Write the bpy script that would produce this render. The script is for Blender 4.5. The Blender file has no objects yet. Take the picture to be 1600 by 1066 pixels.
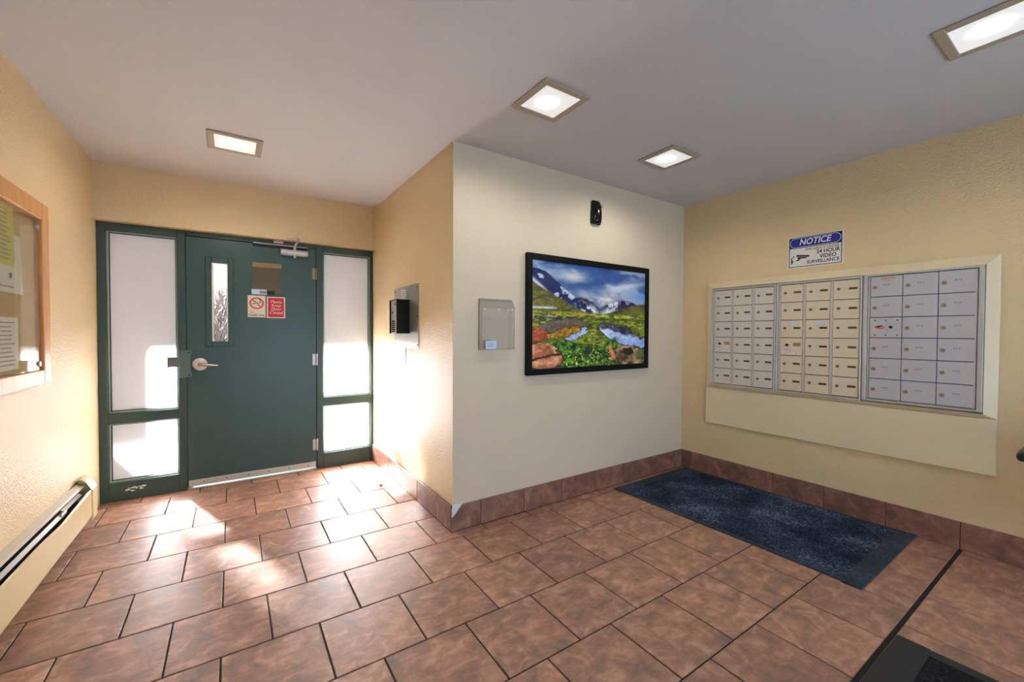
import bpy, bmesh, math, random
import numpy as np
from mathutils import Vector, Matrix

S = bpy.context.scene
COL = S.collection
R = math.radians
rng = random.Random(7)

# ------------------------------------------------------------------ key sizes (metres)
C = 2.423            # ceiling height
XL, XB, XM = -0.796, 1.136, 3.503   # left wall, intercom wall, mailbox wall
YA, YD, YF, YN = 2.347, 4.035, 4.105, -1.55   # picture wall, door header, door frame face, wall behind camera

# ------------------------------------------------------------------ camera
cd = bpy.data.cameras.new('camera')
cam = bpy.data.objects.new('camera', cd)
COL.objects.link(cam)
yaw, pitch, roll = 0.59179, -0.01936, 0.00442
Fv = Vector((math.sin(yaw)*math.cos(pitch), math.cos(yaw)*math.cos(pitch), math.sin(pitch)))
Rv = Vector((math.cos(yaw), -math.sin(yaw), 0.0))
Uv = Rv.cross(Fv)
R2 = math.cos(roll)*Rv + math.sin(roll)*Uv
U2 = -math.sin(roll)*Rv + math.cos(roll)*Uv
M = Matrix((R2, U2, -Fv)).transposed().to_4x4()
M.translation = (0, 0, 1.243)
cam.matrix_world = M
cd.sensor_fit = 'HORIZONTAL'
cd.sensor_width = 36.0
cd.lens = 36.0*650.84/1600.0
cd.clip_start = 0.02
S.camera = cam

# ------------------------------------------------------------------ view, sky, sun, daylight
S.view_settings.view_transform = 'Standard'
S.view_settings.look = 'None'
S.view_settings.gamma = 1.0
S.view_settings.use_curve_mapping = False
S.view_settings.exposure = 0.36
S.cycles.max_bounces = 10
S.cycles.diffuse_bounces = 6
S.cycles.sample_clamp_indirect = 60.0
S.cycles.transparent_max_bounces = 12

w = bpy.data.worlds.new('sky'); S.world = w
w.use_nodes = True
bg = w.node_tree.nodes['Background']
bg.inputs[0].default_value = (0.72, 0.84, 1.0, 1)
bg.inputs[1].default_value = 0.65

SUN_DIR = Vector((0.33, -1.0, -0.53)).normalized()
sl = bpy.data.lights.new('sun', 'SUN')
sl.energy = 570.0
sl.angle = R(3.0)
sl.color = (1.0, 0.975, 0.95)
so = bpy.data.objects.new('sun', sl); COL.objects.link(so)
so.rotation_euler = SUN_DIR.to_track_quat('-Z', 'Y').to_euler()
so.location = (-2.0, 9.0, 6.0)

# daylight coming in through the glazed entrance behind the camera
al = bpy.data.lights.new('daylight_entrance', 'AREA')
al.shape = 'RECTANGLE'; al.size = 3.0; al.size_y = 1.3
al.energy = 72.0
al.color = (0.56, 0.745, 1.0)
ao = bpy.data.objects.new('daylight_entrance', al); COL.objects.link(ao)
ao.location = (1.75, YN-0.45, 0.75)
ao.rotation_euler = (R(90), 0, 0)

# ------------------------------------------------------------------ materials
def lin(r, g, b):
    f = lambda c: (c/255.0/12.92) if c/255.0 <= 0.04045 else ((c/255.0+0.055)/1.055)**2.4
    return (f(r), f(g), f(b), 1.0)

class NT:
    def __init__(s, name):
        s.m = bpy.data.materials.new(name); s.m.use_nodes = True
        s.t = s.m.node_tree; s.n = s.t.nodes; s.b = s.n['Principled BSDF']; s.out = s.n['Material Output']
    def node(s, typ, **kw):
        nd = s.n.new(typ)
        for k, v in kw.items():
            if k in nd.inputs.keys(): nd.inputs[k].default_value = v
            else: setattr(nd, k, v)
        return nd
    def link(s, a, b): s.t.links.new(a, b)

def plain(name, rgb, rough=0.5, metal=0.0, spec=0.5, noise=0.0, nscale=30.0, bump=0.0, bscale=80.0, bdist=0.002):
    """flat colour with a little procedural mottling and relief"""
    k = NT(name); b = k.b
    b.inputs['Roughness'].default_value = rough
    b.inputs['Metallic'].default_value = metal
    b.inputs['Specular IOR Level'].default_value = spec
    c = lin(*rgb)
    tc = k.node('ShaderNodeTexCoord')
    nz = k.node('ShaderNodeTexNoise'); nz.inputs['Scale'].default_value = nscale; nz.inputs['Detail'].default_value = 4
    k.link(tc.outputs['Object'], nz.inputs['Vector'])
    mx = k.node('ShaderNodeMix', data_type='RGBA')
    d = max(noise, 0.02)
    mx.inputs[6].default_value = tuple(min(1, x*(1-d)) for x in c[:3])+(1,)
    mx.inputs[7].default_value = tuple(min(1, x*(1+d)) for x in c[:3])+(1,)
    k.link(nz.outputs['Fac'], mx.inputs[0])
    k.link(mx.outputs[2], b.inputs['Base Color'])
    if bump > 0:
        n2 = k.node('ShaderNodeTexNoise'); n2.inputs['Scale'].default_value = bscale; n2.inputs['Detail'].default_value = 3
        k.link(tc.outputs['Object'], n2.inputs['Vector'])
        bp = k.node('ShaderNodeBump'); bp.inputs['Strength'].default_value = bump; bp.inputs['Distance'].default_value = bdist
        k.link(n2.outputs['Fac'], bp.inputs['Height'])
        k.link(bp.outputs['Normal'], b.inputs['Normal'])
    return k.m

def emis(name, rgb, strength):
    k = NT(name)
    k.b.inputs['Base Color'].default_value = lin(*rgb)
    k.b.inputs['Emission Color'].default_value = lin(*rgb)
    k.b.inputs['Emission Strength'].default_value = strength
    return k.m

MAT = {}
MAT['cream'] = plain('cream_wall_paint', (226, 202, 158), 0.42, noise=0.03, nscale=3, bump=1.0, bscale=110, bdist=0.006)
MAT['greige'] = plain('pale_wall_paint', (216, 203, 178), 0.55, noise=0.02, nscale=3, bump=0.6, bscale=110, bdist=0.004)
MAT['creamtrim'] = plain('cream_trim_paint', (228, 212, 176), 0.38, noise=0.02)
MAT['ceil'] = plain('ceiling_paint', (204, 202, 201), 0.8, noise=0.02, nscale=4, bump=0.5, bscale=150, bdist=0.003)
MAT['grout'] = plain('dark_grout', (34, 31, 32), 0.85, noise=0.2, nscale=40, bump=0.3)
MAT['green'] = plain('dark_green_enamel', (56, 83, 81), 0.36, noise=0.1, nscale=6, bump=0.12, bscale=60)
MAT['greenframe'] = plain('green_frame_enamel', (56, 80, 75), 0.36, noise=0.1, nscale=8, bump=0.08)
MAT['stop'] = plain('pale_glazing_bead', (150, 168, 160), 0.4)
MAT['gasket'] = plain('black_gasket', (18, 22, 22), 0.6)
MAT['chrome'] = plain('brushed_chrome', (215, 210, 205), 0.22, metal=1.0)
MAT['alu'] = plain('silver_aluminium', (196, 194, 190), 0.34, metal=0.35, noise=0.05)
MAT['brass'] = plain('worn_brass', (158, 138, 110), 0.38, metal=0.7)
MAT['steel'] = plain('stainless_plate', (182, 180, 172), 0.35, metal=0.8, noise=0.05, nscale=60)
MAT['black'] = plain('black_plastic', (10, 10, 11), 0.4, spec=0.3)
MAT['blackmatte'] = plain('black_rubber', (34, 35, 38), 0.6, noise=0.2, nscale=60, bump=0.3, bscale=200)
MAT['blackframe'] = plain('black_picture_frame', (8, 8, 9), 0.5, spec=0.2)
MAT['wood'] = None
MAT['white'] = plain('white_print', (232, 230, 224), 0.5)
MAT['paper'] = plain('white_paper', (226, 224, 214), 0.7)
MAT['yellowpaper'] = plain('yellow_paper', (216, 205, 110), 0.7)
MAT['inkgrey'] = plain('grey_ink', (158, 156, 148), 0.7)
MAT['ink'] = plain('black_ink', (20, 20, 22), 0.6)
MAT['blueink'] = plain('blue_ink', (16, 24, 150), 0.5)
MAT['redink'] = plain('red_sign_print', (196, 32, 52), 0.5)
MAT['redring'] = plain('red_ring_print', (205, 70, 62), 0.5)
MAT['signcream'] = plain('cream_sign_print', (226, 216, 200), 0.5)
MAT['pinkink'] = plain('pink_ink', (202, 130, 160), 0.6)
MAT['bluelabel'] = plain('pale_blue_label', (196, 212, 236), 0.5)
MAT['boxdoor'] = plain('beige_mailbox_enamel', (218, 203, 176), 0.42, noise=0.03)
MAT['boxdoor_pale'] = plain('pale_mailbox_enamel', (210, 204, 190), 0.42, noise=0.03)
MAT['boxdoor_alu'] = plain('aluminium_mailbox_door', (190, 190, 196), 0.36, metal=0.15, noise=0.04, nscale=50)
MAT['lockdark'] = plain('dark_nickel_lock', (112, 104, 94), 0.35, metal=0.5)
MAT['plate'] = plain('bronze_number_plate', (86, 68, 40), 0.45, metal=0.3)
MAT['platemark'] = plain('worn_plate_marking', (160, 132, 78), 0.5)
MAT['sticker'] = plain('white_sticker', (230, 228, 226), 0.5)
MAT['redworn'] = plain('worn_red_sticker', (206, 140, 120), 0.6, noise=0.2, nscale=120)
MAT['heater'] = plain('cream_heater_enamel', (222, 206, 160), 0.34, noise=0.04, nscale=5)
MAT['heatertop'] = plain('grey_heater_cap', (200, 190, 170), 0.55, noise=0.04)
MAT['heaterdark'] = plain('heater_interior', (20, 20, 26), 0.5)
MAT['fin'] = plain('heater_damper', (120, 112, 98), 0.35, metal=0.3)
MAT['fixture'] = plain('tan_light_frame', (176, 160, 138), 0.5)
MAT['cork'] = plain('cork_backing', (196, 168, 112), 0.9, noise=0.25, nscale=220, bump=0.3, bscale=220)
MAT['plaster'] = plain('bare_plaster', (222, 222, 224), 0.8, bump=0.4)
MAT['concrete'] = plain('outdoor_paving', (58, 58, 60), 0.85, noise=0.1, nscale=3)
MAT['stucco'] = plain('outdoor_stucco', (205, 196, 190), 0.85, noise=0.06, nscale=1.2)
MAT['bark'] = plain('grey_bark', (62, 56, 58), 0.9, noise=0.2)
MAT['leafgrey'] = plain('dry_foliage', (104, 102, 100), 0.9, noise=0.3, nscale=5)
MAT['wire'] = plain('tan_wire', (196, 160, 116), 0.5)
MAT['ledge'] = plain('white_led', (250, 240, 190), 0.4)

def wood():
    k = NT('honey_oak')
    tc = k.node('ShaderNodeTexCoord'); mp = k.node('ShaderNodeMapping'); mp.inputs['Scale'].default_value = (40, 40, 3)
    k.link(tc.outputs['Object'], mp.inputs[0])
    nz = k.node('ShaderNodeTexNoise'); nz.inputs['Scale'].default_value = 2.0; nz.inputs['Detail'].default_value = 6
    k.link(mp.outputs[0], nz.inputs['Vector'])
    cr = k.node('ShaderNodeValToRGB')
    cr.color_ramp.elements[0].position = 0.3; cr.color_ramp.elements[0].color = lin(196, 138, 84)
    cr.color_ramp.elements[1].position = 0.7; cr.color_ramp.elements[1].color = lin(222, 168, 112)
    k.link(nz.outputs['Fac'], cr.inputs[0]); k.link(cr.outputs[0], k.b.inputs['Base Color'])
    k.b.inputs['Roughness'].default_value = 0.38
    return k.m
MAT['wood'] = wood()

def tile_material(name, base, dark, light, rough=0.36, xs=1.0):
    """stone-look porcelain: cloudy patches, drawn-out streaks, each tile shifted by its own random value"""
    k = NT(name)
    oi = k.node('ShaderNodeObjectInfo')
    tc = k.node('ShaderNodeTexCoord')
    mul = k.node('ShaderNodeMath', operation='MULTIPLY'); mul.inputs[1].default_value = 37.0
    k.link(oi.outputs['Random'], mul.inputs[0])
    cmb = k.node('ShaderNodeCombineXYZ')
    k.link(mul.outputs[0], cmb.inputs[0]); k.link(mul.outputs[0], cmb.inputs[1]); k.link(mul.outputs[0], cmb.inputs[2])
    add = k.node('ShaderNodeVectorMath', operation='ADD')
    k.link(tc.outputs['Object'], add.inputs[0]); k.link(cmb.outputs[0], add.inputs[1])
    n1 = k.node('ShaderNodeTexNoise'); n1.inputs['Scale'].default_value = 11.0; n1.inputs['Detail'].default_value = 10; n1.inputs['Roughness'].default_value = 0.62
    n1.inputs['Distortion'].default_value = 0.9
    k.link(add.outputs[0], n1.inputs['Vector'])
    mp = k.node('ShaderNodeMapping'); mp.inputs['Scale'].default_value = (7.0*xs, 26.0, 10.0); mp.inputs['Rotation'].default_value = (0, 0, 0.25)
    k.link(add.outputs[0], mp.inputs[0])
    n2 = k.node('ShaderNodeTexNoise'); n2.inputs['Scale'].default_value = 1.2; n2.inputs['Detail'].default_value = 8; n2.inputs['Roughness'].default_value = 0.65
    k.link(mp.outputs[0], n2.inputs['Vector'])
    cr = k.node('ShaderNodeValToRGB')
    e = cr.color_ramp.elements
    e[0].position = 0.37; e[0].color = lin(*dark)
    e[1].position = 0.63; e[1].color = lin(*light)
    m = e.new(0.5); m.color = lin(*base)
    avg = k.node('ShaderNodeMix', data_type='FLOAT'); avg.inputs[0].default_value = 0.34
    k.link(n1.outputs['Fac'], avg.inputs[2]); k.link(n2.outputs['Fac'], avg.inputs[3])
    k.link(avg.outputs[0], cr.inputs[0])
    # tone shift per tile
    hs = k.node('ShaderNodeHueSaturation')
    mr = k.node('ShaderNodeMapRange'); mr.inputs['To Min'].default_value = 0.88; mr.inputs['To Max'].default_value = 1.12
    k.link(oi.outputs['Random'], mr.inputs['Value']); k.link(mr.outputs[0], hs.inputs['Value'])
    k.link(cr.outputs[0], hs.inputs['Color']); k.link(hs.outputs[0], k.b.inputs['Base Color'])
    rr = k.node('ShaderNodeMapRange'); rr.inputs['To Min'].default_value = rough-0.06; rr.inputs['To Max'].default_value = rough+0.12
    k.link(n1.outputs['Fac'], rr.inputs['Value']); k.link(rr.outputs[0], k.b.inputs['Roughness'])
    k.b.inputs['Specular IOR Level'].default_value = 1.0
    bp = k.node('ShaderNodeBump'); bp.inputs['Strength'].default_value = 0.35; bp.inputs['Distance'].default_value = 0.003
    k.link(avg.outputs[0], bp.inputs['Height']); k.link(bp.outputs[0], k.b.inputs['Normal'])
    return k.m
MAT['tile'] = tile_material('floor_tile_glaze', (160, 114, 92), (116, 94, 86), (194, 150, 126), 0.42)
MAT['basetile'] = tile_material('base_tile_glaze', (136, 92, 74), (100, 72, 64), (170, 124, 104), 0.4)

def frosted():
    k = NT('frosted_glass')
    tr = k.node('ShaderNodeBsdfTransparent'); tr.inputs[0].default_value = (0.96, 0.97, 0.97, 1)
    tl = k.node('ShaderNodeBsdfTranslucent'); tl.inputs[0].default_value = (0.46, 0.453, 0.47, 1)
    df = k.node('ShaderNodeBsdfDiffuse'); df.inputs[0].default_value = (0.82, 0.82, 0.84, 1)
    gl = k.node('ShaderNodeBsdfGlossy'); gl.inputs['Roughness'].default_value = 0.25
    tc = k.node('ShaderNodeTexCoord')
    nz = k.node('ShaderNodeTexNoise'); nz.inputs['Scale'].default_value = 140; nz.inputs['Detail'].default_value = 3
    k.link(tc.outputs['Object'], nz.inputs['Vector'])
    bp = k.node('ShaderNodeBump'); bp.inputs['Strength'].default_value = 0.5; bp.inputs['Distance'].default_value = 0.002
    k.link(nz.outputs['Fac'], bp.inputs['Height'])
    for s in (gl, tl): k.link(bp.outputs[0], s.inputs['Normal'])
    a = k.node('ShaderNodeMixShader'); a.inputs[0].default_value = 0.35
    k.link(tl.outputs[0], a.inputs[1]); k.link(df.outputs[0], a.inputs[2])
    b = k.node('ShaderNodeMixShader'); b.inputs[0].default_value = 0.15
    k.link(a.outputs[0], b.inputs[1]); k.link(tr.outputs[0], b.inputs[2])
    c = k.node('ShaderNodeMixShader'); c.inputs[0].default_value = 0.05
    k.link(b.outputs[0], c.inputs[1]); k.link(gl.outputs[0], c.inputs[2])
    k.link(c.outputs[0], k.out.inputs[0])
    return k.m
MAT['frost'] = frosted()

def clear(name, tint, refl=0.08, haze=0.0, rough=0.05, hazecol=(0.8, 0.8, 0.8, 1)):
    k = NT(name)
    tr = k.node('ShaderNodeBsdfTransparent'); tr.inputs[0].default_value = tint
    gl = k.node('ShaderNodeBsdfGlossy'); gl.inputs['Roughness'].default_value = rough
    df = k.node('ShaderNodeBsdfDiffuse'); df.inputs[0].default_value = hazecol
    h = k.node('ShaderNodeMixShader'); h.inputs[0].default_value = haze
    k.link(tr.outputs[0], h.inputs[1]); k.link(df.outputs[0], h.inputs[2])
    lw = k.node('ShaderNodeLayerWeight'); lw.inputs['Blend'].default_value = 0.25
    mr = k.node('ShaderNodeMapRange'); mr.inputs['To Min'].default_value = refl*0.5; mr.inputs['To Max'].default_value = min(1, refl*6)
    k.link(lw.outputs['Fresnel'], mr.inputs['Value'])
    c = k.node('ShaderNodeMixShader'); k.link(mr.outputs[0], c.inputs[0])
    k.link(h.outputs[0], c.inputs[1]); k.link(gl.outputs[0], c.inputs[2])
    k.link(c.outputs[0], k.out.inputs[0])
    return k.m
MAT['clear'] = clear('clear_glass', (0.95, 0.96, 0.96, 1), 0.06, 0.06)
MAT['acrylic'] = clear('clear_acrylic', (0.985, 0.985, 0.985, 1), 0.05, 0.035, 0.1, (0.95, 0.95, 0.96, 1))
MAT['acrylicedge'] = plain('acrylic_edge', (168, 160, 144), 0.2)
MAT['boardglass'] = clear('board_glass', (0.95, 0.95, 0.92, 1), 0.05, 0.02, 0.03)
MAT['sleeve'] = plain('smoky_plastic', (98, 92, 74), 0.12, spec=0.8)
MAT['tape'] = plain('yellowed_tape', (140, 112, 50), 0.35)

def lens():
    """milky diffuser lit from behind, brightest where the bulb sits"""
    k = NT('milky_light_lens')
    tc = k.node('ShaderNodeTexCoord')
    sub = k.node('ShaderNodeVectorMath', operation='SUBTRACT'); sub.inputs[1].default_value = (-0.012, 0.008, 0.0)
    k.link(tc.outputs['Object'], sub.inputs[0])
    ln = k.node('ShaderNodeVectorMath', operation='LENGTH'); k.link(sub.outputs[0], ln.inputs[0])
    mr = k.node('ShaderNodeMapRange', interpolation_type='SMOOTHSTEP')
    mr.inputs['From Min'].default_value = 0.0; mr.inputs['From Max'].default_value = 0.085
    mr.inputs['To Min'].default_value = 1.3; mr.inputs['To Max'].default_value = 0.40
    k.link(ln.outputs['Value'], mr.inputs['Value'])
    k.b.inputs['Base Color'].default_value = (0.8, 0.8, 0.8, 1)
    k.b.inputs['Emission Color'].default_value = (1.0, 0.99, 0.97, 1)
    k.link(mr.outputs[0], k.b.inputs['Emission Strength'])
    k.b.inputs['Roughness'].default_value = 0.4
    return k.m
MAT['lens'] = lens()

def carpet(name, a, b, c):
    k = NT(name)
    tc = k.node('ShaderNodeTexCoord')
    n1 = k.node('ShaderNodeTexNoise'); n1.inputs['Scale'].default_value = 75; n1.inputs['Detail'].default_value = 6; n1.inputs['Roughness'].default_value = 0.75
    n2 = k.node('ShaderNodeTexNoise'); n2.inputs['Scale'].default_value = 3.2; n2.inputs['Detail'].default_value = 4
    k.link(tc.outputs['Object'], n1.inputs['Vector']); k.link(tc.outputs['Object'], n2.inputs['Vector'])
    mx = k.node('ShaderNodeMix', data_type='FLOAT'); mx.inputs[0].default_value = 0.36
    k.link(n1.outputs['Fac'], mx.inputs[2]); k.link(n2.outputs['Fac'], mx.inputs[3])
    cr = k.node('ShaderNodeValToRGB'); e = cr.color_ramp.elements
    e[0].position = 0.40; e[0].color = lin(*a); e[1].position = 0.66; e[1].color = lin(*c)
    m = e.new(0.53); m.color = lin(*b)
    k.link(mx.outputs[0], cr.inputs[0]); k.link(cr.outputs[0], k.b.inputs['Base Color'])
    k.b.inputs['Roughness'].default_value = 0.95; k.b.inputs['Specular IOR Level'].default_value = 0.15
    bp = k.node('ShaderNodeBump'); bp.inputs['Strength'].default_value = 1.0; bp.inputs['Distance'].default_value = 0.006
    k.link(n1.outputs['Fac'], bp.inputs['Height']); k.link(bp.outputs[0], k.b.inputs['Normal'])
    return k.m
MAT['carpet'] = carpet('navy_mat_pile', (14, 22, 36), (52, 64, 88), (150, 164, 190))
MAT['carpet2'] = carpet('charcoal_mat_pile', (18, 18, 19), (36, 36, 38), (84, 84, 88))
MAT['matborder'] = carpet('worn_rubber_border', (48, 54, 64), (64, 71, 84), (104, 113, 130))
MAT['chairfabric'] = plain('black_seat_vinyl', (22, 21, 21), 0.5, bump=0.2)

# ------------------------------------------------------------------ mesh helpers
class MB:
    """collects shapes in one bmesh; build() links them as ONE mesh object"""
    def __init__(s): s.bm = bmesh.new()
    def _merge(s, b2):
        me = bpy.data.meshes.new('tmp'); b2.to_mesh(me); b2.free()
        s.bm.from_mesh(me); bpy.data.meshes.remove(me)
    def box(s, x0, x1, y0, y1, z0, z1, bev=0.0, seg=1):
        b = bmesh.new()
        v = [b.verts.new((x, y, z)) for x in (x0, x1) for y in (y0, y1) for z in (z0, z1)]
        for f in ((0,1,3,2),(4,6,7,5),(0,4,5,1),(2,3,7,6),(0,2,6,4),(1,5,7,3)):
            b.faces.new([v[i] for i in f])
        bmesh.ops.recalc_face_normals(b, faces=b.faces)
        if bev > 0:
            bmesh.ops.bevel(b, geom=list(b.edges), offset=bev, segments=seg, affect='EDGES', profile=0.5)
        s._merge(b); return s
    def prism(s, pts, a0, a1, axis='y', bev=0.0):
        """closed outline extruded along an axis: 'y' takes (x,z) points, 'z' takes (x,y), 'x' takes (y,z)"""
        b = bmesh.new()
        def P(p, a):
            return {'y': (p[0], a, p[1]), 'z': (p[0], p[1], a), 'x': (a, p[0], p[1])}[axis]
        lo = [b.verts.new(P(p, a0)) for p in pts]; hi = [b.verts.new(P(p, a1)) for p in pts]
        n = len(pts)
        b.faces.new(lo); b.faces.new(hi[::-1])
        for i in range(n):
            b.faces.new((lo[i], hi[i], hi[(i+1) % n], lo[(i+1) % n]))
        bmesh.ops.recalc_face_normals(b, faces=b.faces)
        if bev > 0:
            bmesh.ops.bevel(b, geom=list(b.edges), offset=bev, segments=1, affect='EDGES', profile=0.5)
        s._merge(b); return s
    def lathe(s, prof, origin=(0, 0, 0), axis='y', seg=20):
        """profile of (radius, height) pairs turned round an axis"""
        b = bmesh.new(); rings = []
        for r, h in prof:
            ring = []
            for i in range(seg):
                a = 2*math.pi*i/seg; c, d = r*math.cos(a), r*math.sin(a)
                p = {'y': (c, h, d), 'z': (c, d, h), 'x': (h, c, d)}[axis]
                ring.append(b.verts.new(Vector(p)+Vector(origin)))
            rings.append(ring)
        for q in range(len(rings)-1):
            for i in range(seg):
                b.faces.new((rings[q][i], rings[q][(i+1) % seg], rings[q+1][(i+1) % seg], rings[q+1][i]))
        b.faces.new(rings[0]); b.faces.new(rings[-1][::-1])
        bmesh.ops.recalc_face_normals(b, faces=b.faces)
        s._merge(b); return s
    def tube(s, path, r, seg=8):
        rs = r if isinstance(r, (list, tuple)) else [r]*len(path)
        b = bmesh.new(); rings = []; P = [Vector(p) for p in path]
        up = None
        for i, p in enumerate(P):
            t = (P[min(i+1, len(P)-1)]-P[max(i-1, 0)]).normalized()
            if up is None:
                up = Vector((0, 0, 1)) if abs(t.z) < 0.9 else Vector((1, 0, 0))
            u = (up - t*up.dot(t)).normalized(); vv = t.cross(u); up = u
            rings.append([b.verts.new(p + rs[i]*(math.cos(2*math.pi*k/seg)*u + math.sin(2*math.pi*k/seg)*vv)) for k in range(seg)])
        for q in range(len(rings)-1):
            for i in range(seg):
                b.faces.new((rings[q][i], rings[q][(i+1) % seg], rings[q+1][(i+1) % seg], rings[q+1][i]))
        b.faces.new(rings[0]); b.faces.new(rings[-1][::-1])
        bmesh.ops.recalc_face_normals(b, faces=b.faces)
        s._merge(b); return s
    def ring(s, cx, cz, ro, ri, y0, y1, seg=40, sx=1.0):
        """flat annulus facing -y"""
        for a in range(seg):
            t0, t1 = 2*math.pi*a/seg, 2*math.pi*(a+1)/seg
            pts = [(cx+sx*ro*math.cos(t0), cz+ro*math.sin(t0)), (cx+sx*ro*math.cos(t1), cz+ro*math.sin(t1)),
                   (cx+sx*ri*math.cos(t1), cz+ri*math.sin(t1)), (cx+sx*ri*math.cos(t0), cz+ri*math.sin(t0))]
            s.prism(pts, y0, y1)
        return s
    def mesh(s, name, m):
        bmesh.ops.remove_doubles(s.bm, verts=s.bm.verts, dist=1e-6)
        me = bpy.data.meshes.new(name); s.bm.to_mesh(me); s.bm.free()
        if m is not None: me.materials.append(m)
        return me
    def build(s, name, m, parent=None, smooth=False):
        me = s.mesh(name, m)
        if smooth:
            for p in me.polygons: p.use_smooth = True
        return link(name, me, parent)

def link(name, me, parent=None, loc=None, rot=None):
    o = bpy.data.objects.new(name, me); COL.objects.link(o)
    if parent is not None: o.parent = parent
    if loc is not None: o.location = loc
    if rot is not None: o.rotation_euler = rot
    return o

def empty(name, loc=(0, 0, 0), rz=0.0):
    o = bpy.data.objects.new(name, None); COL.objects.link(o)
    o.empty_display_size = 0.05
    o.location = loc; o.rotation_euler = (0, 0, rz)
    return o

def tag(o, label=None, cat=None, group=None, kind=None):
    if label: o['label'] = label
    if cat: o['category'] = cat
    if group: o['group'] = group
    if kind: o['kind'] = kind
    return o
def struct(o, label=None, cat=None):
    return tag(o, label, cat, None, 'structure')

def text_mesh(name, s, size, m, extrude=0.0003, shear=0.0, sx=1.0, bold=0.0):
    """lettering as a mesh lying in the x-z plane, facing -y, centred on its origin"""
    cu = bpy.data.curves.new(name, 'FONT')
    cu.body = s; cu.size = size; cu.extrude = extrude; cu.align_x = 'CENTER'; cu.align_y = 'CENTER'
    cu.shear = shear; cu.offset = bold; cu.resolution_u = 3
    tmp = bpy.data.objects.new(name, cu); COL.objects.link(tmp)
    dg = bpy.context.evaluated_depsgraph_get()
    me = bpy.data.meshes.new_from_object(tmp.evaluated_get(dg))
    bpy.data.objects.remove(tmp); bpy.data.curves.remove(cu)
    me.transform(Matrix.Diagonal((sx, 1, 1, 1)))
    me.transform(Matrix.Rotation(R(90), 4, 'X'))
    me.materials.clear(); me.materials.append(m)
    me.name = name
    return me
def text(name, s, size, m, parent, x, y, z, **kw):
    return link(name, text_mesh(name, s, size, m, **kw), parent, (x, y, z))

# ------------------------------------------------------------------ the shell
fl = MB().box(XL-0.1, XM+0.1, YN-0.1, 4.30, -0.12, -0.004).build('floor', MAT['grout'])
struct(fl, 'terracotta tile floor with dark grout joints', None)
ce = MB().box(XL-0.1, XM+0.1, YN-0.1, 4.30, C, C+0.12).build('ceiling', MAT['ceil'])
struct(ce, 'white stippled flat ceiling')
struct(MB().box(XL-0.12, XL, YN-0.1, 4.30, -0.1, C).build('wall_left', MAT['cream']), 'cream textured wall beside the door with heater and notice board')
struct(MB().box(XL, XB, YD, 4.30, 2.027, C).build('wall_far', MAT['cream']), 'tan header wall above the green door')
struct(MB().prism([(XB, YA), (XB, 4.30), (XB+0.12, 4.30), (XB+0.12, YA+0.12)], -0.1, C, 'z').build('wall_side', MAT['cream']), 'cream textured wall with the intercom')
struct(MB().prism([(XB, YA), (XB+0.12, YA+0.12), (XM, YA+0.12), (XM, YA)], -0.1, C, 'z').build('wall_center', MAT['greige']), 'pale grey-beige wall with the landscape picture')
struct(MB().box(XM, XM+0.12, YN-0.1, YA+0.12, -0.1, C).build('wall_right', MAT['cream']), 'tan wall with the mailboxes')
# wall behind the camera: glazed entrance opening
wn = MB()
wn.box(XL, 0.05, YN-0.12, YN, 0, C).box(3.05, XM, YN-0.12, YN, 0, C).box(0.05, 3.05, YN-0.12, YN, 2.2, C)
struct(wn.build('wall_near', MAT['cream']), 'cream wall behind the viewer with the glazed entrance')
w3 = struct(empty('window_3', (1.55, YN-0.06, 0)), 'glazed entrance screen behind the viewer')
m = MB()
for x in (-1.48, -0.5, 0.5, 1.48): m.box(x-0.025, x+0.025, -0.03, 0.03, 0, 2.2)
m.box(-1.5, 1.5, -0.03, 0.03, 2.15, 2.2).box(-1.5, 1.5, -0.03, 0.03, 0.0, 0.08)
m.build('window_frame', MAT['greenframe'], w3)
for x in (-1.0, 0.0, 1.0):
    MB().box(x-0.475, x+0.475, -0.004, 0.004, 0.08, 2.15).build('pane', MAT['clear'], w3)

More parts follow.
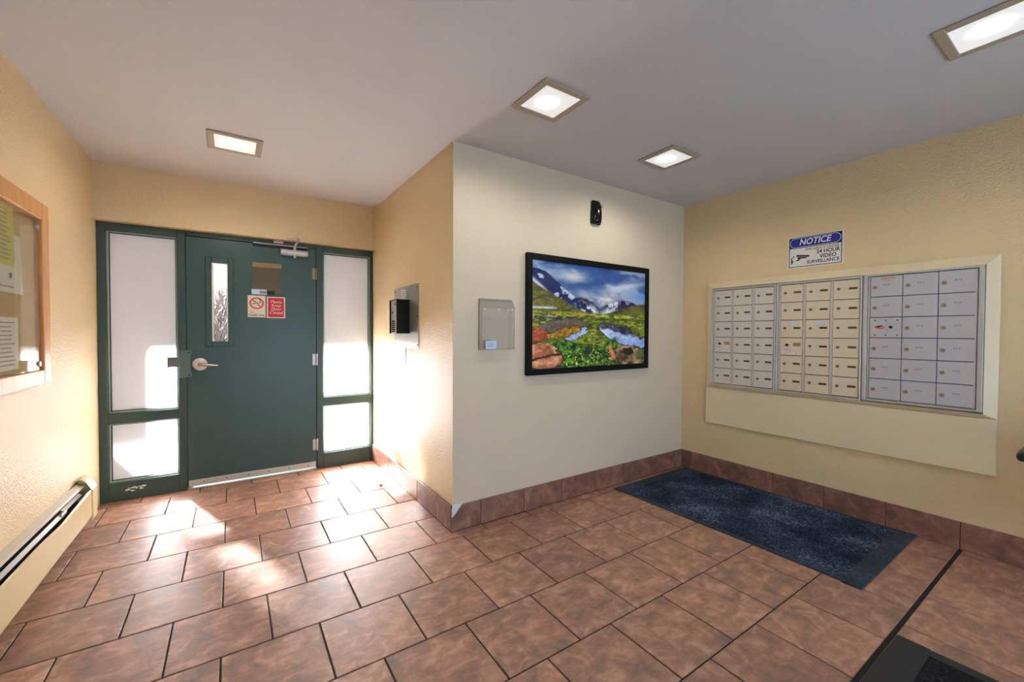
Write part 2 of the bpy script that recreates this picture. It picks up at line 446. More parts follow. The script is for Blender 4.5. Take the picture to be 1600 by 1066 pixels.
# ------------------------------------------------------------------ floor tiles, one object each
P, X0, Y0, G = 0.3457, 0.9928, 0.5338, 0.0065
tile_cache = {}
def tile_mesh(w_, d_):
    key = (round(w_, 4), round(d_, 4))
    if key not in tile_cache:
        tile_cache[key] = MB().box(-w_/2, w_/2, -d_/2, d_/2, -0.004, 0.004, 0.0018).mesh('tile', MAT['tile'])
    return tile_cache[key]
def put_tile(x0, x1, y0, y1):
    if x1-x0 < 0.012 or y1-y0 < 0.012: return
    o = link('tile', tile_mesh(x1-x0, y1-y0), fl, ((x0+x1)/2, (y0+y1)/2, -0.004+rng.uniform(-0.0004, 0.0004)))
    o.rotation_euler = (rng.uniform(-1, 1)*0.0012, rng.uniform(-1, 1)*0.0012, 0)
for j in range(-6, 11):
    ya, yb = Y0+j*P+G/2, Y0+(j+1)*P-G/2
    if j == 0: ya += 0.0035
    if j == -1: yb -= 0.009
    par = 1 if j % 2 == 0 else 0
    for i in range(-12, 18):
        if (i % 2) != par: continue
        xa, xb = X0+i*P/2+G/2, X0+(i+2)*P/2-G/2
        # clip to the L-shaped room
        y_hi = min(yb, YF+0.03); y_lo = max(ya, YN)
        if y_hi-y_lo < 0.012: continue
        for (rx0, rx1, ry0, ry1) in ((XL, XB-0.012, YN, YF+0.03), (XB-0.012, XM-0.012, YN, YA-0.012)):
            pass
        if y_lo >= YA-0.012 or yb <= YA-0.012:
            right = XB-0.012 if y_lo >= YA-0.012 else XM-0.012
            put_tile(max(xa, XL+0.002), min(xb, right), y_lo, y_hi)
        else:   # the row runs past the wall corner
            if xb <= XB-0.012: put_tile(max(xa, XL+0.002), xb, y_lo, y_hi)
            elif xa >= XB-0.012: put_tile(xa, min(xb, XM-0.012), y_lo, YA-0.012)
            else:
                put_tile(max(xa, XL+0.002), xb, y_lo, YA-0.012)
                put_tile(max(xa, XL+0.002), XB-0.012, YA-0.0115, y_hi)

# ------------------------------------------------------------------ tile skirting
BH = 0.160
def base_run(name, label, loc, rz, x0, x1, joints, notch=False):
    """local x runs along the wall, -y faces the room"""
    root = struct(MB().box(x0, x1, -0.006, 0.0, 0, BH-0.001).build(name, MAT['grout']), label)
    root.location = loc; root.rotation_euler = (0, 0, rz)
    xs = [x0]+joints+[x1]
    for k in range(len(xs)-1):
        a, b = xs[k]+(0.002 if k else 0), xs[k+1]-0.002
        if notch and k == 0:
            MB().prism([(a, 0.002), (b, 0.002), (b, BH), (a+0.072, BH), (a+0.030, 0.112), (a, 0.088)], -0.012-rng.uniform(0, 0.001), -0.004, bev=0.0012).build('tile', MAT['basetile'], root)
        else:
            MB().box(a, b, -0.012-rng.uniform(0, 0.001), -0.004, 0.002, BH, 0.0014).build('tile', MAT['basetile'], root)
    return root
# intercom wall: local x = -(y) with rz=-90
base_run('baseboard_side', 'terracotta tile skirting under the intercom', (XB, 0, 0), R(-90), -4.105, -YA, [-3.952, -3.607, -3.262, -2.917, -2.572])
base_run('baseboard_center', 'terracotta tile skirting under the landscape picture with a broken corner', (0, YA, 0), 0, XB-0.012, XM, [1.331, 1.673, 2.016, 2.359, 2.702, 3.045, 3.388], True)
base_run('baseboard_right', 'terracotta tile skirting under the mailboxes', (XM, 0, 0), R(-90), -YA+0.012, -YN, [-2.236, -1.892, -1.548, -1.206, -0.866, -0.534, -0.188, 0.158, 0.504, 0.85, 1.196])
pl = MB()
pl.prism([(XB-0.010, 0.078), (XB+0.028, 0.108), (XB+0.070, BH+0.006), (XB-0.003, BH+0.008), (XB-0.010, 0.14)], YA-0.009, YA-0.002, bev=0.002)
o = pl.build('plaster_chip', MAT['plaster'])
tag(o, 'white patch of bare plaster where the skirting corner tile is broken', 'plaster')

# ------------------------------------------------------------------ door frame, sidelights, door
fr = struct(empty('trim_1', (0, YF, 0)), 'dark green metal frame round the door and its sidelights')
for (a, b) in ((XL+0.001, -0.747), (-0.347, -0.297), (0.634, 0.688), (1.111, XB-0.001)):
    MB().box(a, b, 0.0, 0.09, 0.0, 2.026, 0.003).build('jamb', MAT['greenframe'], fr)
for (a, b) in ((-0.747, -0.347), (0.688, 1.111)):
    MB().box(a, b, 0.0, 0.09, 1.970, 2.026, 0.003).build('head_rail', MAT['greenframe'], fr)
    MB().box(a, b, 0.0, 0.09, 0.568, 0.645, 0.003).build('cross_rail', MAT['greenframe'], fr)
    MB().box(a, b, 0.0, 0.09, 0.0, 0.135, 0.003).build('bottom_rail', MAT['greenframe'], fr)
MB().box(-0.297, 0.634, 0.0, 0.09, 1.990, 2.026, 0.003).build('head_rail', MAT['greenframe'], fr)
MB().box(-0.297, 0.634, 0.055, 0.09, 1.955, 1.990).box(-0.297, -0.282, 0.055, 0.09, 0.012, 1.955).box(0.619, 0.634, 0.055, 0.09, 0.012, 1.955).build('door_stop', MAT['gasket'], fr)
MB().box(-0.297, 0.634, -0.004, 0.19, 0.0, 0.010, 0.002).box(-0.297, 0.634, 0.055, 0.075, 0.010, 0.024).build('threshold', MAT['alu'], fr)
# worn scratches on the left bottom rail
sc = MB()
for _ in range(16):
    x, z = -0.60+rng.uniform(-0.045, 0.05), 0.078+rng.uniform(-0.014, 0.014)
    n_ = 7; rr_ = rng.uniform(0.003, 0.009)
    sc.prism([(x+1.7*rr_*rng.uniform(0.5, 1.3)*math.cos(2*math.pi*q/n_), z+rr_*rng.uniform(0.4, 1.2)*math.sin(2*math.pi*q/n_)) for q in range(n_)], -0.0008, 0.001)
tag(sc.build('scuff_mark', MAT['white'], fr), 'white scuff marks')

def sidelight(name, label, x0, x1):
    wd = struct(empty(name, (0, YF+0.05, 0)), label)
    for (z0, z1) in ((0.645, 1.970), (0.135, 0.568)):
        MB().box(x0, x1, -0.003, 0.003, z0, z1).build('pane', MAT['frost'], wd)
        b = MB()
        t = 0.010
        for (a0, a1, c0, c1) in ((x0, x0+t, z0, z1), (x1-t, x1, z0, z1), (x0+t, x1-t, z0, z0+t), (x0+t, x1-t, z1-t, z1)):
            b.box(a0, a1, -0.026, -0.0032, c0, c1, 0.002)
        b.build('glazing_bead', MAT['stop'], wd)
        g = MB(); t2 = 0.015
        for (a0, a1, c0, c1) in ((x0+t, x0+t2, z0+t, z1-t), (x1-t2, x1-t, z0+t, z1-t), (x0+t2, x1-t2, z0+t, z0+t2), (x0+t2, x1-t2, z1-t2, z1-t)):
            g.box(a0, a1, -0.012, -0.0032, c0, c1)
        g.build('gasket', MAT['gasket'], wd)
sidelight('window_1', 'tall frosted sidelight on the left of the green door', -0.747, -0.347)
sidelight('window_2', 'narrow frosted sidelight on the right of the green door', 0.688, 1.111)

dr = struct(empty('door_1', (0, YF+0.006, 0)), 'dark green steel door with a narrow vision slot')
DX0, DX1 = -0.293, 0.630
leaf = MB()
SX0, SX1, SZ0, SZ1 = -0.132, -0.026, 1.165, 1.795
leaf.box(DX0, SX0, 0, 0.045, 0.022, 1.984).box(SX1, DX1, 0, 0.045, 0.022, 1.984)
leaf.box(SX0, SX1, 0, 0.045, 0.022, SZ0).box(SX0, SX1, 0, 0.045, SZ1, 1.984)
leaf.build('leaf', MAT['green'], dr)
vf = MB()
for (a0, a1, c0, c1) in ((-0.172, SX0, 1.125, 1.84), (SX1, 0.013, 1.125, 1.84), (SX0, SX1, 1.125, SZ0), (SX0, SX1, SZ1, 1.84)):
    vf.box(a0, a1, -0.012, 0.0, c0, c1, 0.003)
vfo = vf.build('vision_frame', MAT['greenframe'], dr)
MB().box(SX0, SX1, 0.018, 0.024, SZ0, SZ1).build('pane', MAT['clear'], vfo)
m = MB(); t = 0.012
for (a0, a1) in ((SX0, SX0+t), (SX1-t*0.5, SX1)): m.box(a0, a1, -0.006, 0.018, SZ0, SZ1)
m.build('glazing_bead', MAT['white'], vfo)
sw = MB().box(DX0+0.004, DX1-0.006, -0.010, -0.0005, 0.024, 0.072, 0.002).build('door_sweep', MAT['alu'], dr)
m = MB()
for k in range(6): m.lathe([(0.005, -0.0115), (0.005, -0.0095)], (DX0+0.10+k*0.15, 0, 0.048), seg=8)
m.build('screw', MAT['gasket'], sw)
# latch guard plate (stands over the jamb) with a tab that reaches over the sidelight
gp = MB().prism([(-0.338, 0.885), (-0.266, 0.885), (-0.258, 0.905), (-0.268, 0.93), (-0.268, 1.055), (-0.258, 1.08), (-0.266, 1.10), (-0.338, 1.10)], -0.026, -0.019, bev=0.0025).box(-0.330, -0.300, -0.020, -0.007, 0.90, 1.085).build('latch_guard', plain('sage_enamel', (84, 106, 100), 0.42), dr)
MB().box(-0.412, -0.336, -0.0240, -0.0200, 0.968, 1.046).build('guard_tab', plain('olive_enamel', (104, 112, 102), 0.5), gp)
m = MB()
for z in (0.905, 1.078): m.lathe([(0.006, -0.0275), (0.006, -0.0255)], (-0.278, 0, z), seg=10)
m.build('screw', MAT['gasket'], gp)
# lever set
ls = MB().lathe([(0.050, -0.001), (0.050, -0.008), (0.044, -0.014), (0.028, -0.018), (0.022, -0.030), (0.017, -0.034)], (-0.212, 0, 0.985), seg=28).build('lever_rose', plain('satin_nickel', (226, 224, 224), 0.4, metal=0.3), dr, True)
MB().tube([(-0.212, -0.030, 0.985), (-0.212, -0.052, 0.985), (-0.200, -0.060, 0.984), (-0.16, -0.060, 0.980), (-0.115, -0.058, 0.975), (-0.092, -0.054, 0.975)],
          [0.013, 0.013, 0.0125, 0.011, 0.010, 0.007], 10).build('lever', plain('polished_lever', (205, 195, 186), 0.25, metal=0.8), ls, True)
MB().lathe([(0.009, -0.0675), (0.009, -0.064), (0.006, -0.0615)], (-0.212, 0, 0.985), seg=12).build('lever_cap', MAT['brass'], ls)
for k, z in enumerate((1.766, 0.995, 0.224)):
    h = MB().lathe([(0.0075, -0.052), (0.0075, 0.052)], (0.6325, -0.010, z), 'z', 12)
    for zz in (-0.033, -0.011, 0.011, 0.033): h.lathe([(0.0083, zz-0.0095), (0.0083, zz+0.0095)], (0.6325, -0.010, z), 'z', 12)
    h.box(0.600, 0.6325, -0.003, -0.0005, z-0.05, z+0.05)
    h.build('hinge', MAT['brass'] if k == 0 else MAT['alu'], dr)
# closer
cl = MB().box(0.358, 0.556, -0.050, -0.0005, 1.905, 1.955, 0.012, 3)
cl.lathe([(0.024, 0.350), (0.026, 0.356), (0.026, 0.385), (0.023, 0.388), (0.023, 0.53), (0.026, 0.535), (0.026, 0.556), (0.022, 0.562)], (0, -0.034, 1.930), 'x', 18)
clo = cl.build('closer_body', MAT['alu'], dr, False)
MB().lathe([(0.011, -0.045), (0.011, 0.045), (0.008, 0.05)], (0.458, -0.042, 1.93), 'z', 12).build('closer_pinion', MAT['alu'], clo)
MB().tube([(0.458, -0.042, 1.985), (0.466, -0.085, 2.005), (0.478, -0.135, 2.030), (0.482, -0.150, 2.036)], [0.010, 0.010, 0.009, 0.008], 8).tube(
    [(0.482, -0.150, 2.040), (0.42, -0.090, 2.040), (0.375, -0.050, 2.035), (0.335, -0.016, 2.018)], 0.006, 8).box(0.300, 0.372, -0.022, -0.006, 2.000, 2.022, 0.002).build('closer_arm', MAT['alu'], clo)
MB().box(0.150, 0.565, -0.020, -0.007, 1.968, 1.984, 0.002).build('weather_strip', MAT['gasket'], dr)
MB().box(0.150, 0.565, -0.022, -0.007, 1.984, 1.990).build('strip_cap', MAT['alu'], dr)

# things stuck on the door (surface at y = YF+0.006)
DS = YF+0.0055
sv = empty('sign_sleeve', (0.252, DS, 1.59))
tag(sv, 'smoky empty plastic sign sleeve taped on the green door above two signs', 'sleeve')
MB().box(-0.110, 0.110, -0.003, 0.0, -0.02, 0.237, 0.001).build('sleeve_sheet', MAT['sleeve'], sv)
MB().box(-0.108, 0.108, -0.0042, -0.0025, 0.198, 0.236).build('sleeve_flap', plain('smoky_flap', (146, 128, 96), 0.2), sv)
MB().box(-0.042, 0.052, -0.0050, -0.0040, 0.205, 0.230).build('tape', MAT['tape'], sv)
lb = empty('door_label', (0.193, DS, 1.577))
tag(lb, 'small white and black label strip under the plastic sleeve on the door', 'label')
MB().box(-0.055, 0.055, -0.0048, -0.0034, -0.020, 0.024).build('label_sheet', MAT['bluelabel'], lb)
MB().box(0.056, 0.112, -0.0048, -0.0034, -0.018, 0.016).build('label_block', MAT['ink'], lb)
m = MB()
for k in range(5): m.box(0.004+k*0.010, 0.010+k*0.010, -0.0052, -0.0046, -0.010, 0.012)
m.build('label_marking', MAT['ink'], lb)

ns = empty('no_smoking_sign', (0.174, DS, 1.457))
tag(ns, 'cream no-smoking sign with red ring on the green door', 'sign')
MB().box(-0.064, 0.064, -0.0028, 0.0, -0.091, 0.091, 0.001).build('sign_plate', MAT['signcream'], ns)
rg = MB().ring(0, 0.026, 0.049, 0.039, -0.0036, -0.0026, 40, 1.06)
rg.prism([(-0.036, 0.056), (-0.030, 0.061), (0.036, -0.003), (0.030, -0.008)], -0.0036, -0.0026)
rg.build('red_ring', MAT['redring'], ns)
cg = MB().prism([(-0.036, 0.014), (-0.034, 0.024), (0.012, 0.034), (0.014, 0.024)], -0.0042, -0.0034)
cg.prism([(0.016, 0.025), (0.014, 0.035), (0.026, 0.037), (0.028, 0.027)], -0.0042, -0.0034)
cg.build('cigarette', MAT['inkgrey'], ns)
m = MB().tube([(0.030, -0.0038, 0.036), (0.022, -0.0038, 0.046), (0.030, -0.0038, 0.054), (0.016, -0.0038, 0.062)], 0.0028, 6)
m.build('smoke_curl', MAT['ink'], ns)
text('lettering', 'No', 0.018, MAT['ink'], ns, -0.035, -0.0032, -0.050)
text('lettering', 'Smoking Area', 0.020, MAT['ink'], ns, 0.0, -0.0032, -0.073, bold=0.0004)

rs = empty('red_door_sign', (0.316, DS, 1.452))
tag(rs, 'red sign with white lettering asking to keep the door closed', 'sign')
MB().box(-0.069, 0.069, -0.0028, 0.0, -0.091, 0.091, 0.001).build('sign_plate', MAT['signcream'], rs)
MB().box(-0.060, 0.060, -0.0034, -0.0024, -0.082, 0.082).build('red_panel', MAT['redink'], rs)
for k, tx in enumerate(('Please', 'Keep', 'Door', 'Closed')):
    text('lettering', tx, 0.034, MAT['white'], rs, 0.0, -0.0038, 0.048-k*0.031, shear=0.15)

# ------------------------------------------------------------------ intercom on the side wall  (local x = -(y-y0), -y = out)
def wall_x(name, y0, z0): return empty(name, (XM, y0, z0), R(-90))
ic = empty('intercom', (XB, 3.182, 1.12), R(-90))
tag(ic, 'black door intercom box on a tall stainless wall plate', 'intercom')
MB().box(-0.272, 0.272, -0.004, -0.0003, 0.0, 0.486, 0.001).build('wall_plate', MAT['steel'], ic)
hood = MB()
HX0, HX1, HZ0, HZ1, HD = -0.085, 0.085, 0.115, 0.375, 0.105
hood.box(HX0, HX0+0.005, -HD, -0.004, HZ0, HZ1).box(HX1-0.005, HX1, -HD, -0.004, HZ0, HZ1)
hood.box(HX0+0.005, HX1-0.005, -HD, -0.004, HZ1-0.005, HZ1)
hood.build('hood', MAT['black'], ic)
fc = MB().box(HX0+0.0055, HX1-0.0055, -0.094, -0.0042, HZ0, HZ1-0.0055).build('face_panel', MAT['alu'], ic)
m = MB()
for r_ in range(6):
    for c_ in range(3):
        m.box(-0.055+c_*0.026, -0.036+c_*0.026, -0.0965, -0.094, 0.125+r_*0.016, 0.136+r_*0.016)
m.build('keypad', MAT['blackmatte'], fc)
MB().lathe([(0.008, -0.0965), (0.008, -0.094)], (0.0, 0, 0.275), seg=12).build('call_light', MAT['ledge'], fc)
MB().lathe([(0.010, -0.0965), (0.010, -0.094)], (-0.035, 0, 0.278), seg=12).build('speaker_port', MAT['ink'], fc)
MB().lathe([(0.009, -0.0965), (0.009, -0.094)], (0.02, 0, 0.34), seg=12).build('camera_port', MAT['ink'], fc)
lbl = MB().box(-0.105, 0.005, -0.0048, -0.0038, 0.385, 0.462).build('label', MAT['sticker'], ic)
m = MB()
for k in range(4): m.box(-0.095, -0.02-0.012*(k % 2), -0.0053, -0.0046, 0.394+k*0.017, 0.400+k*0.017)
m.build('label_marking', MAT['inkgrey'], lbl)
m = MB()
for (x, z) in ((-0.25, 0.46), (0.25, 0.46), (-0.25, 0.03), (0.25, 0.03), (0.25, 0.245)):
    MB().lathe([(0.007, -0.006), (0.007, -0.0035)], (x, 0, z), seg=8).build('screw', MAT['gasket'], ic)
m = MB().tube([(0.0, -0.003, 0.004), (0.020, -0.010, -0.030), (0.030, -0.012, -0.070), (0.020, -0.010, -0.105), (0.004, -0.004, -0.125)], 0.0035, 6)
tag(m.build('loose_wire', MAT['wire'], ic), 'tan loose wire')

# ------------------------------------------------------------------ picture wall
pc = empty('landscape_picture', (0, YA, 0))
tag(pc, 'black framed mountain lake landscape picture on the pale wall', 'picture')
PX0, PX1, PZ0, PZ1 = 1.683, 2.970, 0.947, 1.798
fm = MB(); t = 0.044
fm.box(PX0, PX0+t, -0.034, -0.001, PZ0, PZ1, 0.003).box(PX1-t, PX1, -0.034, -0.001, PZ0, PZ1, 0.003)
fm.box(PX0+t, PX1-t, -0.034, -0.001, PZ0, PZ0+t, 0.003).box(PX0+t, PX1-t, -0.034, -0.001, PZ1-t, PZ1, 0.003)
fm.build('picture_frame', MAT['blackframe'], pc)

def vnoise(x, y, seed):
    """smooth value noise on arrays"""
    def h(i, j):
        v = np.sin(i*127.1+j*311.7+seed*74.7)*43758.5453
        return v-np.floor(v)
    i, j = np.floor(x), np.floor(y); fx, fy = x-i, y-j
    fx = fx*fx*(3-2*fx); fy = fy*fy*(3-2*fy)
    return (h(i, j)*(1-fx)+h(i+1, j)*fx)*(1-fy)+(h(i, j+1)*(1-fx)+h(i+1, j+1)*fx)*fy
def fbm(x, y, seed, o=5):
    a, s, n = 0.5, 0.0, 0.0
    for k in range(o):
        s = s+a*vnoise(x*2**k, y*2**k, seed+k*3); n += a; a *= 0.55
    return s/n
def landscape(s, t):
    """printed photograph: s runs 0..1 left to right, t 0..1 top to bottom; sRGB 0..255"""
    rgb = np.zeros(s.shape+(3,))
    def put(mask, col):
        mk = np.clip(mask, 0, 1)[..., None]; rgb[:] = rgb*(1-mk)+np.asarray(col, float)*mk
    def grad(a, b, f): return np.asarray(a, float)*(1-f[..., None])+np.asarray(b, float)*f[..., None]
    soft = lambda v, wd: np.clip(v/wd+0.5, 0, 1)
    ip = lambda xs, ys: np.interp(s, xs, ys)
    # sky
    n = fbm(s*3.2+t*3, t*7-s*2, 1, 6); n2 = fbm(s*5-t*2, t*9+s*3, 9, 5)
    sky = grad((38, 66, 116), (92, 118, 158), n2)
    rgb[:] = sky
    put(soft(n-0.52, 0.16)*0.8, (176, 188, 204))
    put(np.exp(-((s-0.32)/0.12)**2-((t-0.12)/0.06)**2)*soft(n2-0.38, 0.2), (190, 192, 196))
    put(np.exp(-((s-0.53)/0.18)**2-((t-0.31-0.10*(n2-0.5))/0.075)**2)*1.5*soft(n-0.30, 0.3), (214, 210, 206))
    put(np.exp(-((s-0.82)/0.2)**2-((t-0.20+0.28*(s-0.7))/0.035)**2)*0.9, (200, 208, 218))
    put(np.exp(-((s-0.95)/0.1)**2-((t-0.27)/0.05)**2)*0.8, (110, 150, 205))
    rug = fbm(s*16, t*18, 21, 5); rug2 = fbm(s*40, t*44, 33, 4)
    # far mountains round the valley head
    ridge = ip([0, .34, .40, .44, .5, .55, .58, .62, .68, .74, .80, .86, .92, 1], [.3, .33, .315, .33, .36, .42, .40, .37, .345, .325, .315, .33, .36, .37])+0.02*(rug2-0.5)
    mt = soft(t-ridge, 0.008)
    put(mt, grad((14, 20, 42), (56, 62, 88), rug))
    put(mt*soft(rug2+0.5*np.exp(-((s-0.56)/0.14)**2)-0.75+0.0*t, 0.10)*np.clip((t-ridge)*14, 0, 1), (206, 210, 222))
    put(mt*soft(fbm(s*22, t*9, 44, 4)-0.58, 0.08)*np.exp(-((s-0.68)/0.16)**2), (220, 222, 230))
    # left dark mountain
    rl = ip([0, .05, .10, .14, .2, .24, .30, .35, .40, .5], [.07, .075, .095, .13, .19, .24, .28, .33, .38, .48])+0.012*(rug2-0.5)
    lm = soft(t-rl, 0.008)*soft(0.47-s, 0.02)
    put(lm, grad((18, 28, 62), (58, 74, 118), rug))
    put(lm*soft(fbm(s*14+t*8, t*10-s*6, 55, 4)-0.60, 0.08), (190, 196, 212))
    put(lm*np.exp(-((t-0.17-s*1.0)/0.025)**2)*soft(0.12-s, 0.1), (206, 208, 220))
    # left olive slope
    sl_ = 0.20+0.62*s+0.03*(rug-0.5)
    ls_ = soft(t-sl_, 0.01)*soft(0.5-t, 0.02)*soft(0.48-s, 0.04)
    put(ls_, grad((58, 66, 44), (138, 130, 74), fbm(s*9-t*9, t*30+s*16, 61, 4)))
    put(ls_*soft(rug2-0.66, 0.1)*0.6, (150, 140, 120))
    # right slope
    rr = ip([0.55, .62, .7, .8, .9, 1.0], [.50, .47, .43, .39, .36, .345])+0.02*(rug-0.5)
    rs_ = soft(t-rr, 0.012)*soft(s-0.55, 0.03)
    put(rs_, grad((56, 50, 44), (128, 116, 74), fbm(s*14, t*20, 71, 5)))
    put(rs_*soft(t-rr-0.05, 0.05)*0.6, (110, 124, 58))
    # meadow floor
    md = soft(t-0.465, 0.015)
    g = fbm(s*9, t*20, 81, 5)
    put(md, grad((70, 92, 34), (158, 160, 70), g))
    put(md*soft(0.52-t, 0.02)*soft(0.5-s, 0.1), (150, 142, 62))
    # snow strip and lake on the left, lake line in the middle
    put(np.exp(-((t-0.432)/0.012)**2)*soft(0.17-s, 0.04), (206, 208, 212))
    lk = soft(t-0.505, 0.01)*soft(0.56-t, 0.02)*soft(0.42-s-2.0*np.abs(t-0.53), 0.04)
    put(lk, grad((44, 50, 44), (112, 118, 110), fbm(s*6, t*50, 87, 3)))
    put(np.exp(-((t-0.508)/0.008)**2)*soft(0.17-s, 0.03)*0.9, (200, 204, 208))
    put(np.exp(-((t-0.49)/0.010)**2)*np.exp(-((s-0.53)/0.07)**2)*0.8, (196, 202, 212))
    put(np.exp(-((t-0.497)/0.008)**2)*np.exp(-((s-0.83)/0.06)**2)*0.9, (206, 208, 206))
    W1 = fbm(s*7, t*9, 91, 5)-0.5; W2 = fbm(s*7+9, t*9+4, 92, 5)-0.5
    W3 = fbm(s*26, t*30, 93, 4)-0.5; W4 = fbm(s*26+5, t*30+7, 94, 4)-0.5
    def blob(cx, cy, ax, ay, rot, k=1.0):
        c_, s_ = math.cos(rot), math.sin(rot)
        S_ = s+k*(0.10*W1+0.05*W3); T_ = t+k*(0.07*W2+0.045*W4)
        u, v = (S_-cx)*c_+(T_-cy)*s_, -(S_-cx)*s_+(T_-cy)*c_
        return 1-((u/ax)**2+(v/ay)**2)
    fine = fbm(s*70, t*60, 97, 3)
    # tufts of grass all over the meadow
    put(md*soft(fbm(s*30, t*60, 98, 4)-0.54, 0.12)*0.7, (52, 64, 24))
    put(md*soft(fbm(s*24+3, t*70, 99, 3)-0.60, 0.10)*0.6, (196, 190, 104))
    put(np.exp(-((t-0.53-0.03*W1)/0.012)**2)*soft(s-0.45, 0.1)*0.7, (60, 62, 34))
    # pools with dark banks
    b1 = blob(0.25, 0.60, 0.20, 0.045, -0.12)
    put(soft(b1+0.25, 0.4)*0.8, (52, 52, 34)); put(soft(b1, 0.2), grad((70, 62, 54), (136, 124, 114), rug))
    b2 = blob(0.37, 0.685, 0.115, 0.035, -0.55)
    put(soft(b2+0.3, 0.5)*0.8, (56, 56, 36)); put(soft(b2, 0.2), grad((110, 130, 176), (218, 224, 238), rug))
    b3 = blob(0.82, 0.715, 0.30, 0.085, 0.42, 0.8)
    put(soft(b3+0.22, 0.3)*0.9, (38, 44, 26))
    put(soft(b3, 0.12), grad((120, 152, 212), (226, 230, 240), fbm(s*5, t*9, 95, 4)))
    edge = 0.640+0.26*(s-0.66)+0.10*W3
    put(soft(b3, 0.12)*soft(edge-t, 0.03), grad((20, 22, 40), (150, 146, 164), fbm(s*34, t*20, 96, 3)**1.5))
    # bank and red rocks on the left
    b4 = blob(0.22, 0.672, 0.17, 0.036, -0.2)
    put(soft(b4+0.2, 0.2), (48, 36, 18)); put(soft(b4, 0.25), grad((116, 80, 28), (196, 164, 70), fine))
    b5 = blob(0.035, 0.69, 0.085, 0.066, 0.1, 0.5)
    put(soft(b5, 0.15), grad((104, 48, 36), (220, 140, 108), rug2))
    put(soft(t-0.745-0.05*W1, 0.03)*soft(0.80-t+0.05*W2, 0.03)*soft(0.3-s, 0.1), grad((30, 48, 18), (118, 118, 50), fine))
    # foreground growth and rocks
    fg = soft(t-0.755-0.045*np.cos((s-0.45)*8)+0.10*W1, 0.04)*soft(s-0.10+0.2*W2, 0.08)*soft(0.70-s+0.15*W1, 0.05)
    gf = fbm(s*46, t*40, 103, 4)
    put(fg, grad((14, 40, 22), (112, 156, 60), np.clip((gf-0.3)*2.3, 0, 1)))
    put(fg*soft(vnoise(s*85, t*62, 101)-0.80, 0.10)*soft(t-0.8, 0.1), (214, 212, 136))
    put(fg*np.exp(-((s-0.45)/0.05)**2-((t-0.86)/0.03)**2)*0.8, (14, 26, 30))
    b6 = blob(0.08, 0.90, 0.17, 0.12, 0.35, 1.1)
    put(soft(b6+0.12, 0.1), (40, 34, 24)); put(soft(b6, 0.12), grad((132, 80, 58), (228, 180, 146), np.clip((rug-0.3)*2.2, 0, 1)))
    put(soft(0.010-np.abs(t-0.905+0.28*(s-0.1)+0.06*W1), 0.008)*soft(b6, 0.1), (66, 40, 32))
    b7 = blob(0.86, 0.925, 0.23, 0.115, 0.10, 1.3)
    put(soft(b7+0.12, 0.1), (40, 38, 26)); put(soft(b7, 0.12), grad((70, 54, 42), (200, 174, 138), np.clip((fbm(s*20, t*16, 107, 5)-0.3)*2.2, 0, 1)))
    put(soft(blob(0.83, 0.875, 0.055, 0.04, 0.3), 0.3)*0.9, (34, 28, 26))
    put(soft(blob(0.97, 0.90, 0.08, 0.05, 0.0), 0.3)*0.8, (100, 104, 62))
    put(soft(blob(0.665, 0.87, 0.022, 0.08, -0.35, 0.4), 0.3), (186, 136, 92))
    rgb *= (1.0+(0.42*fine-0.20)*np.clip((t-0.3)*6, 0.15, 1))[..., None]
    m_ = rgb.mean(-1, keepdims=True); rgb[:] = m_+(rgb-m_)*1.18
    rgb[:] = 128+(rgb-128)*1.12
    return rgb
NS, NTT = 330, 220
px = np.linspace(0, 1, NS); pz = np.linspace(0, 1, NTT)
ss, tt = np.meshgrid(px, pz)
img = np.clip(landscape(ss, tt), 0, 255)/255.0
imgl = np.where(img <= 0.04045, img/12.92, ((img+0.055)/1.055)**2.4)
verts = np.stack([PX0+t+(PX1-PX0-2*t)*ss, np.full_like(ss, -0.022), PZ1-t-(PZ1-PZ0-2*t)*tt], -1).reshape(-1, 3)
idx = np.arange(NS*NTT).reshape(NTT, NS)
faces = np.stack([idx[:-1, :-1], idx[1:, :-1], idx[1:, 1:], idx[:-1, 1:]], -1).reshape(-1, 4)
me = bpy.data.meshes.new('print'); me.from_pydata(verts.tolist(), [], faces.tolist()); me.update()
ca = me.color_attributes.new('print', 'FLOAT_COLOR', 'POINT')
ca.data.foreach_set('color', np.concatenate([imgl.reshape(-1, 3)*1.15, np.ones((NS*NTT, 1))], 1).astype(np.float32).ravel())
k = NT('landscape_print'); at = k.node('ShaderNodeAttribute'); at.attribute_name = 'print'
k.link(at.outputs['Color'], k.b.inputs['Base Color']); k.b.inputs['Roughness'].default_value = 0.35
me.materials.append(k.m)
link('print', me, pc)
MB().box(PX0+t, PX1-t, -0.020, -0.001, PZ0+t, PZ1-t).build('backing_board', MAT['blackframe'], pc)

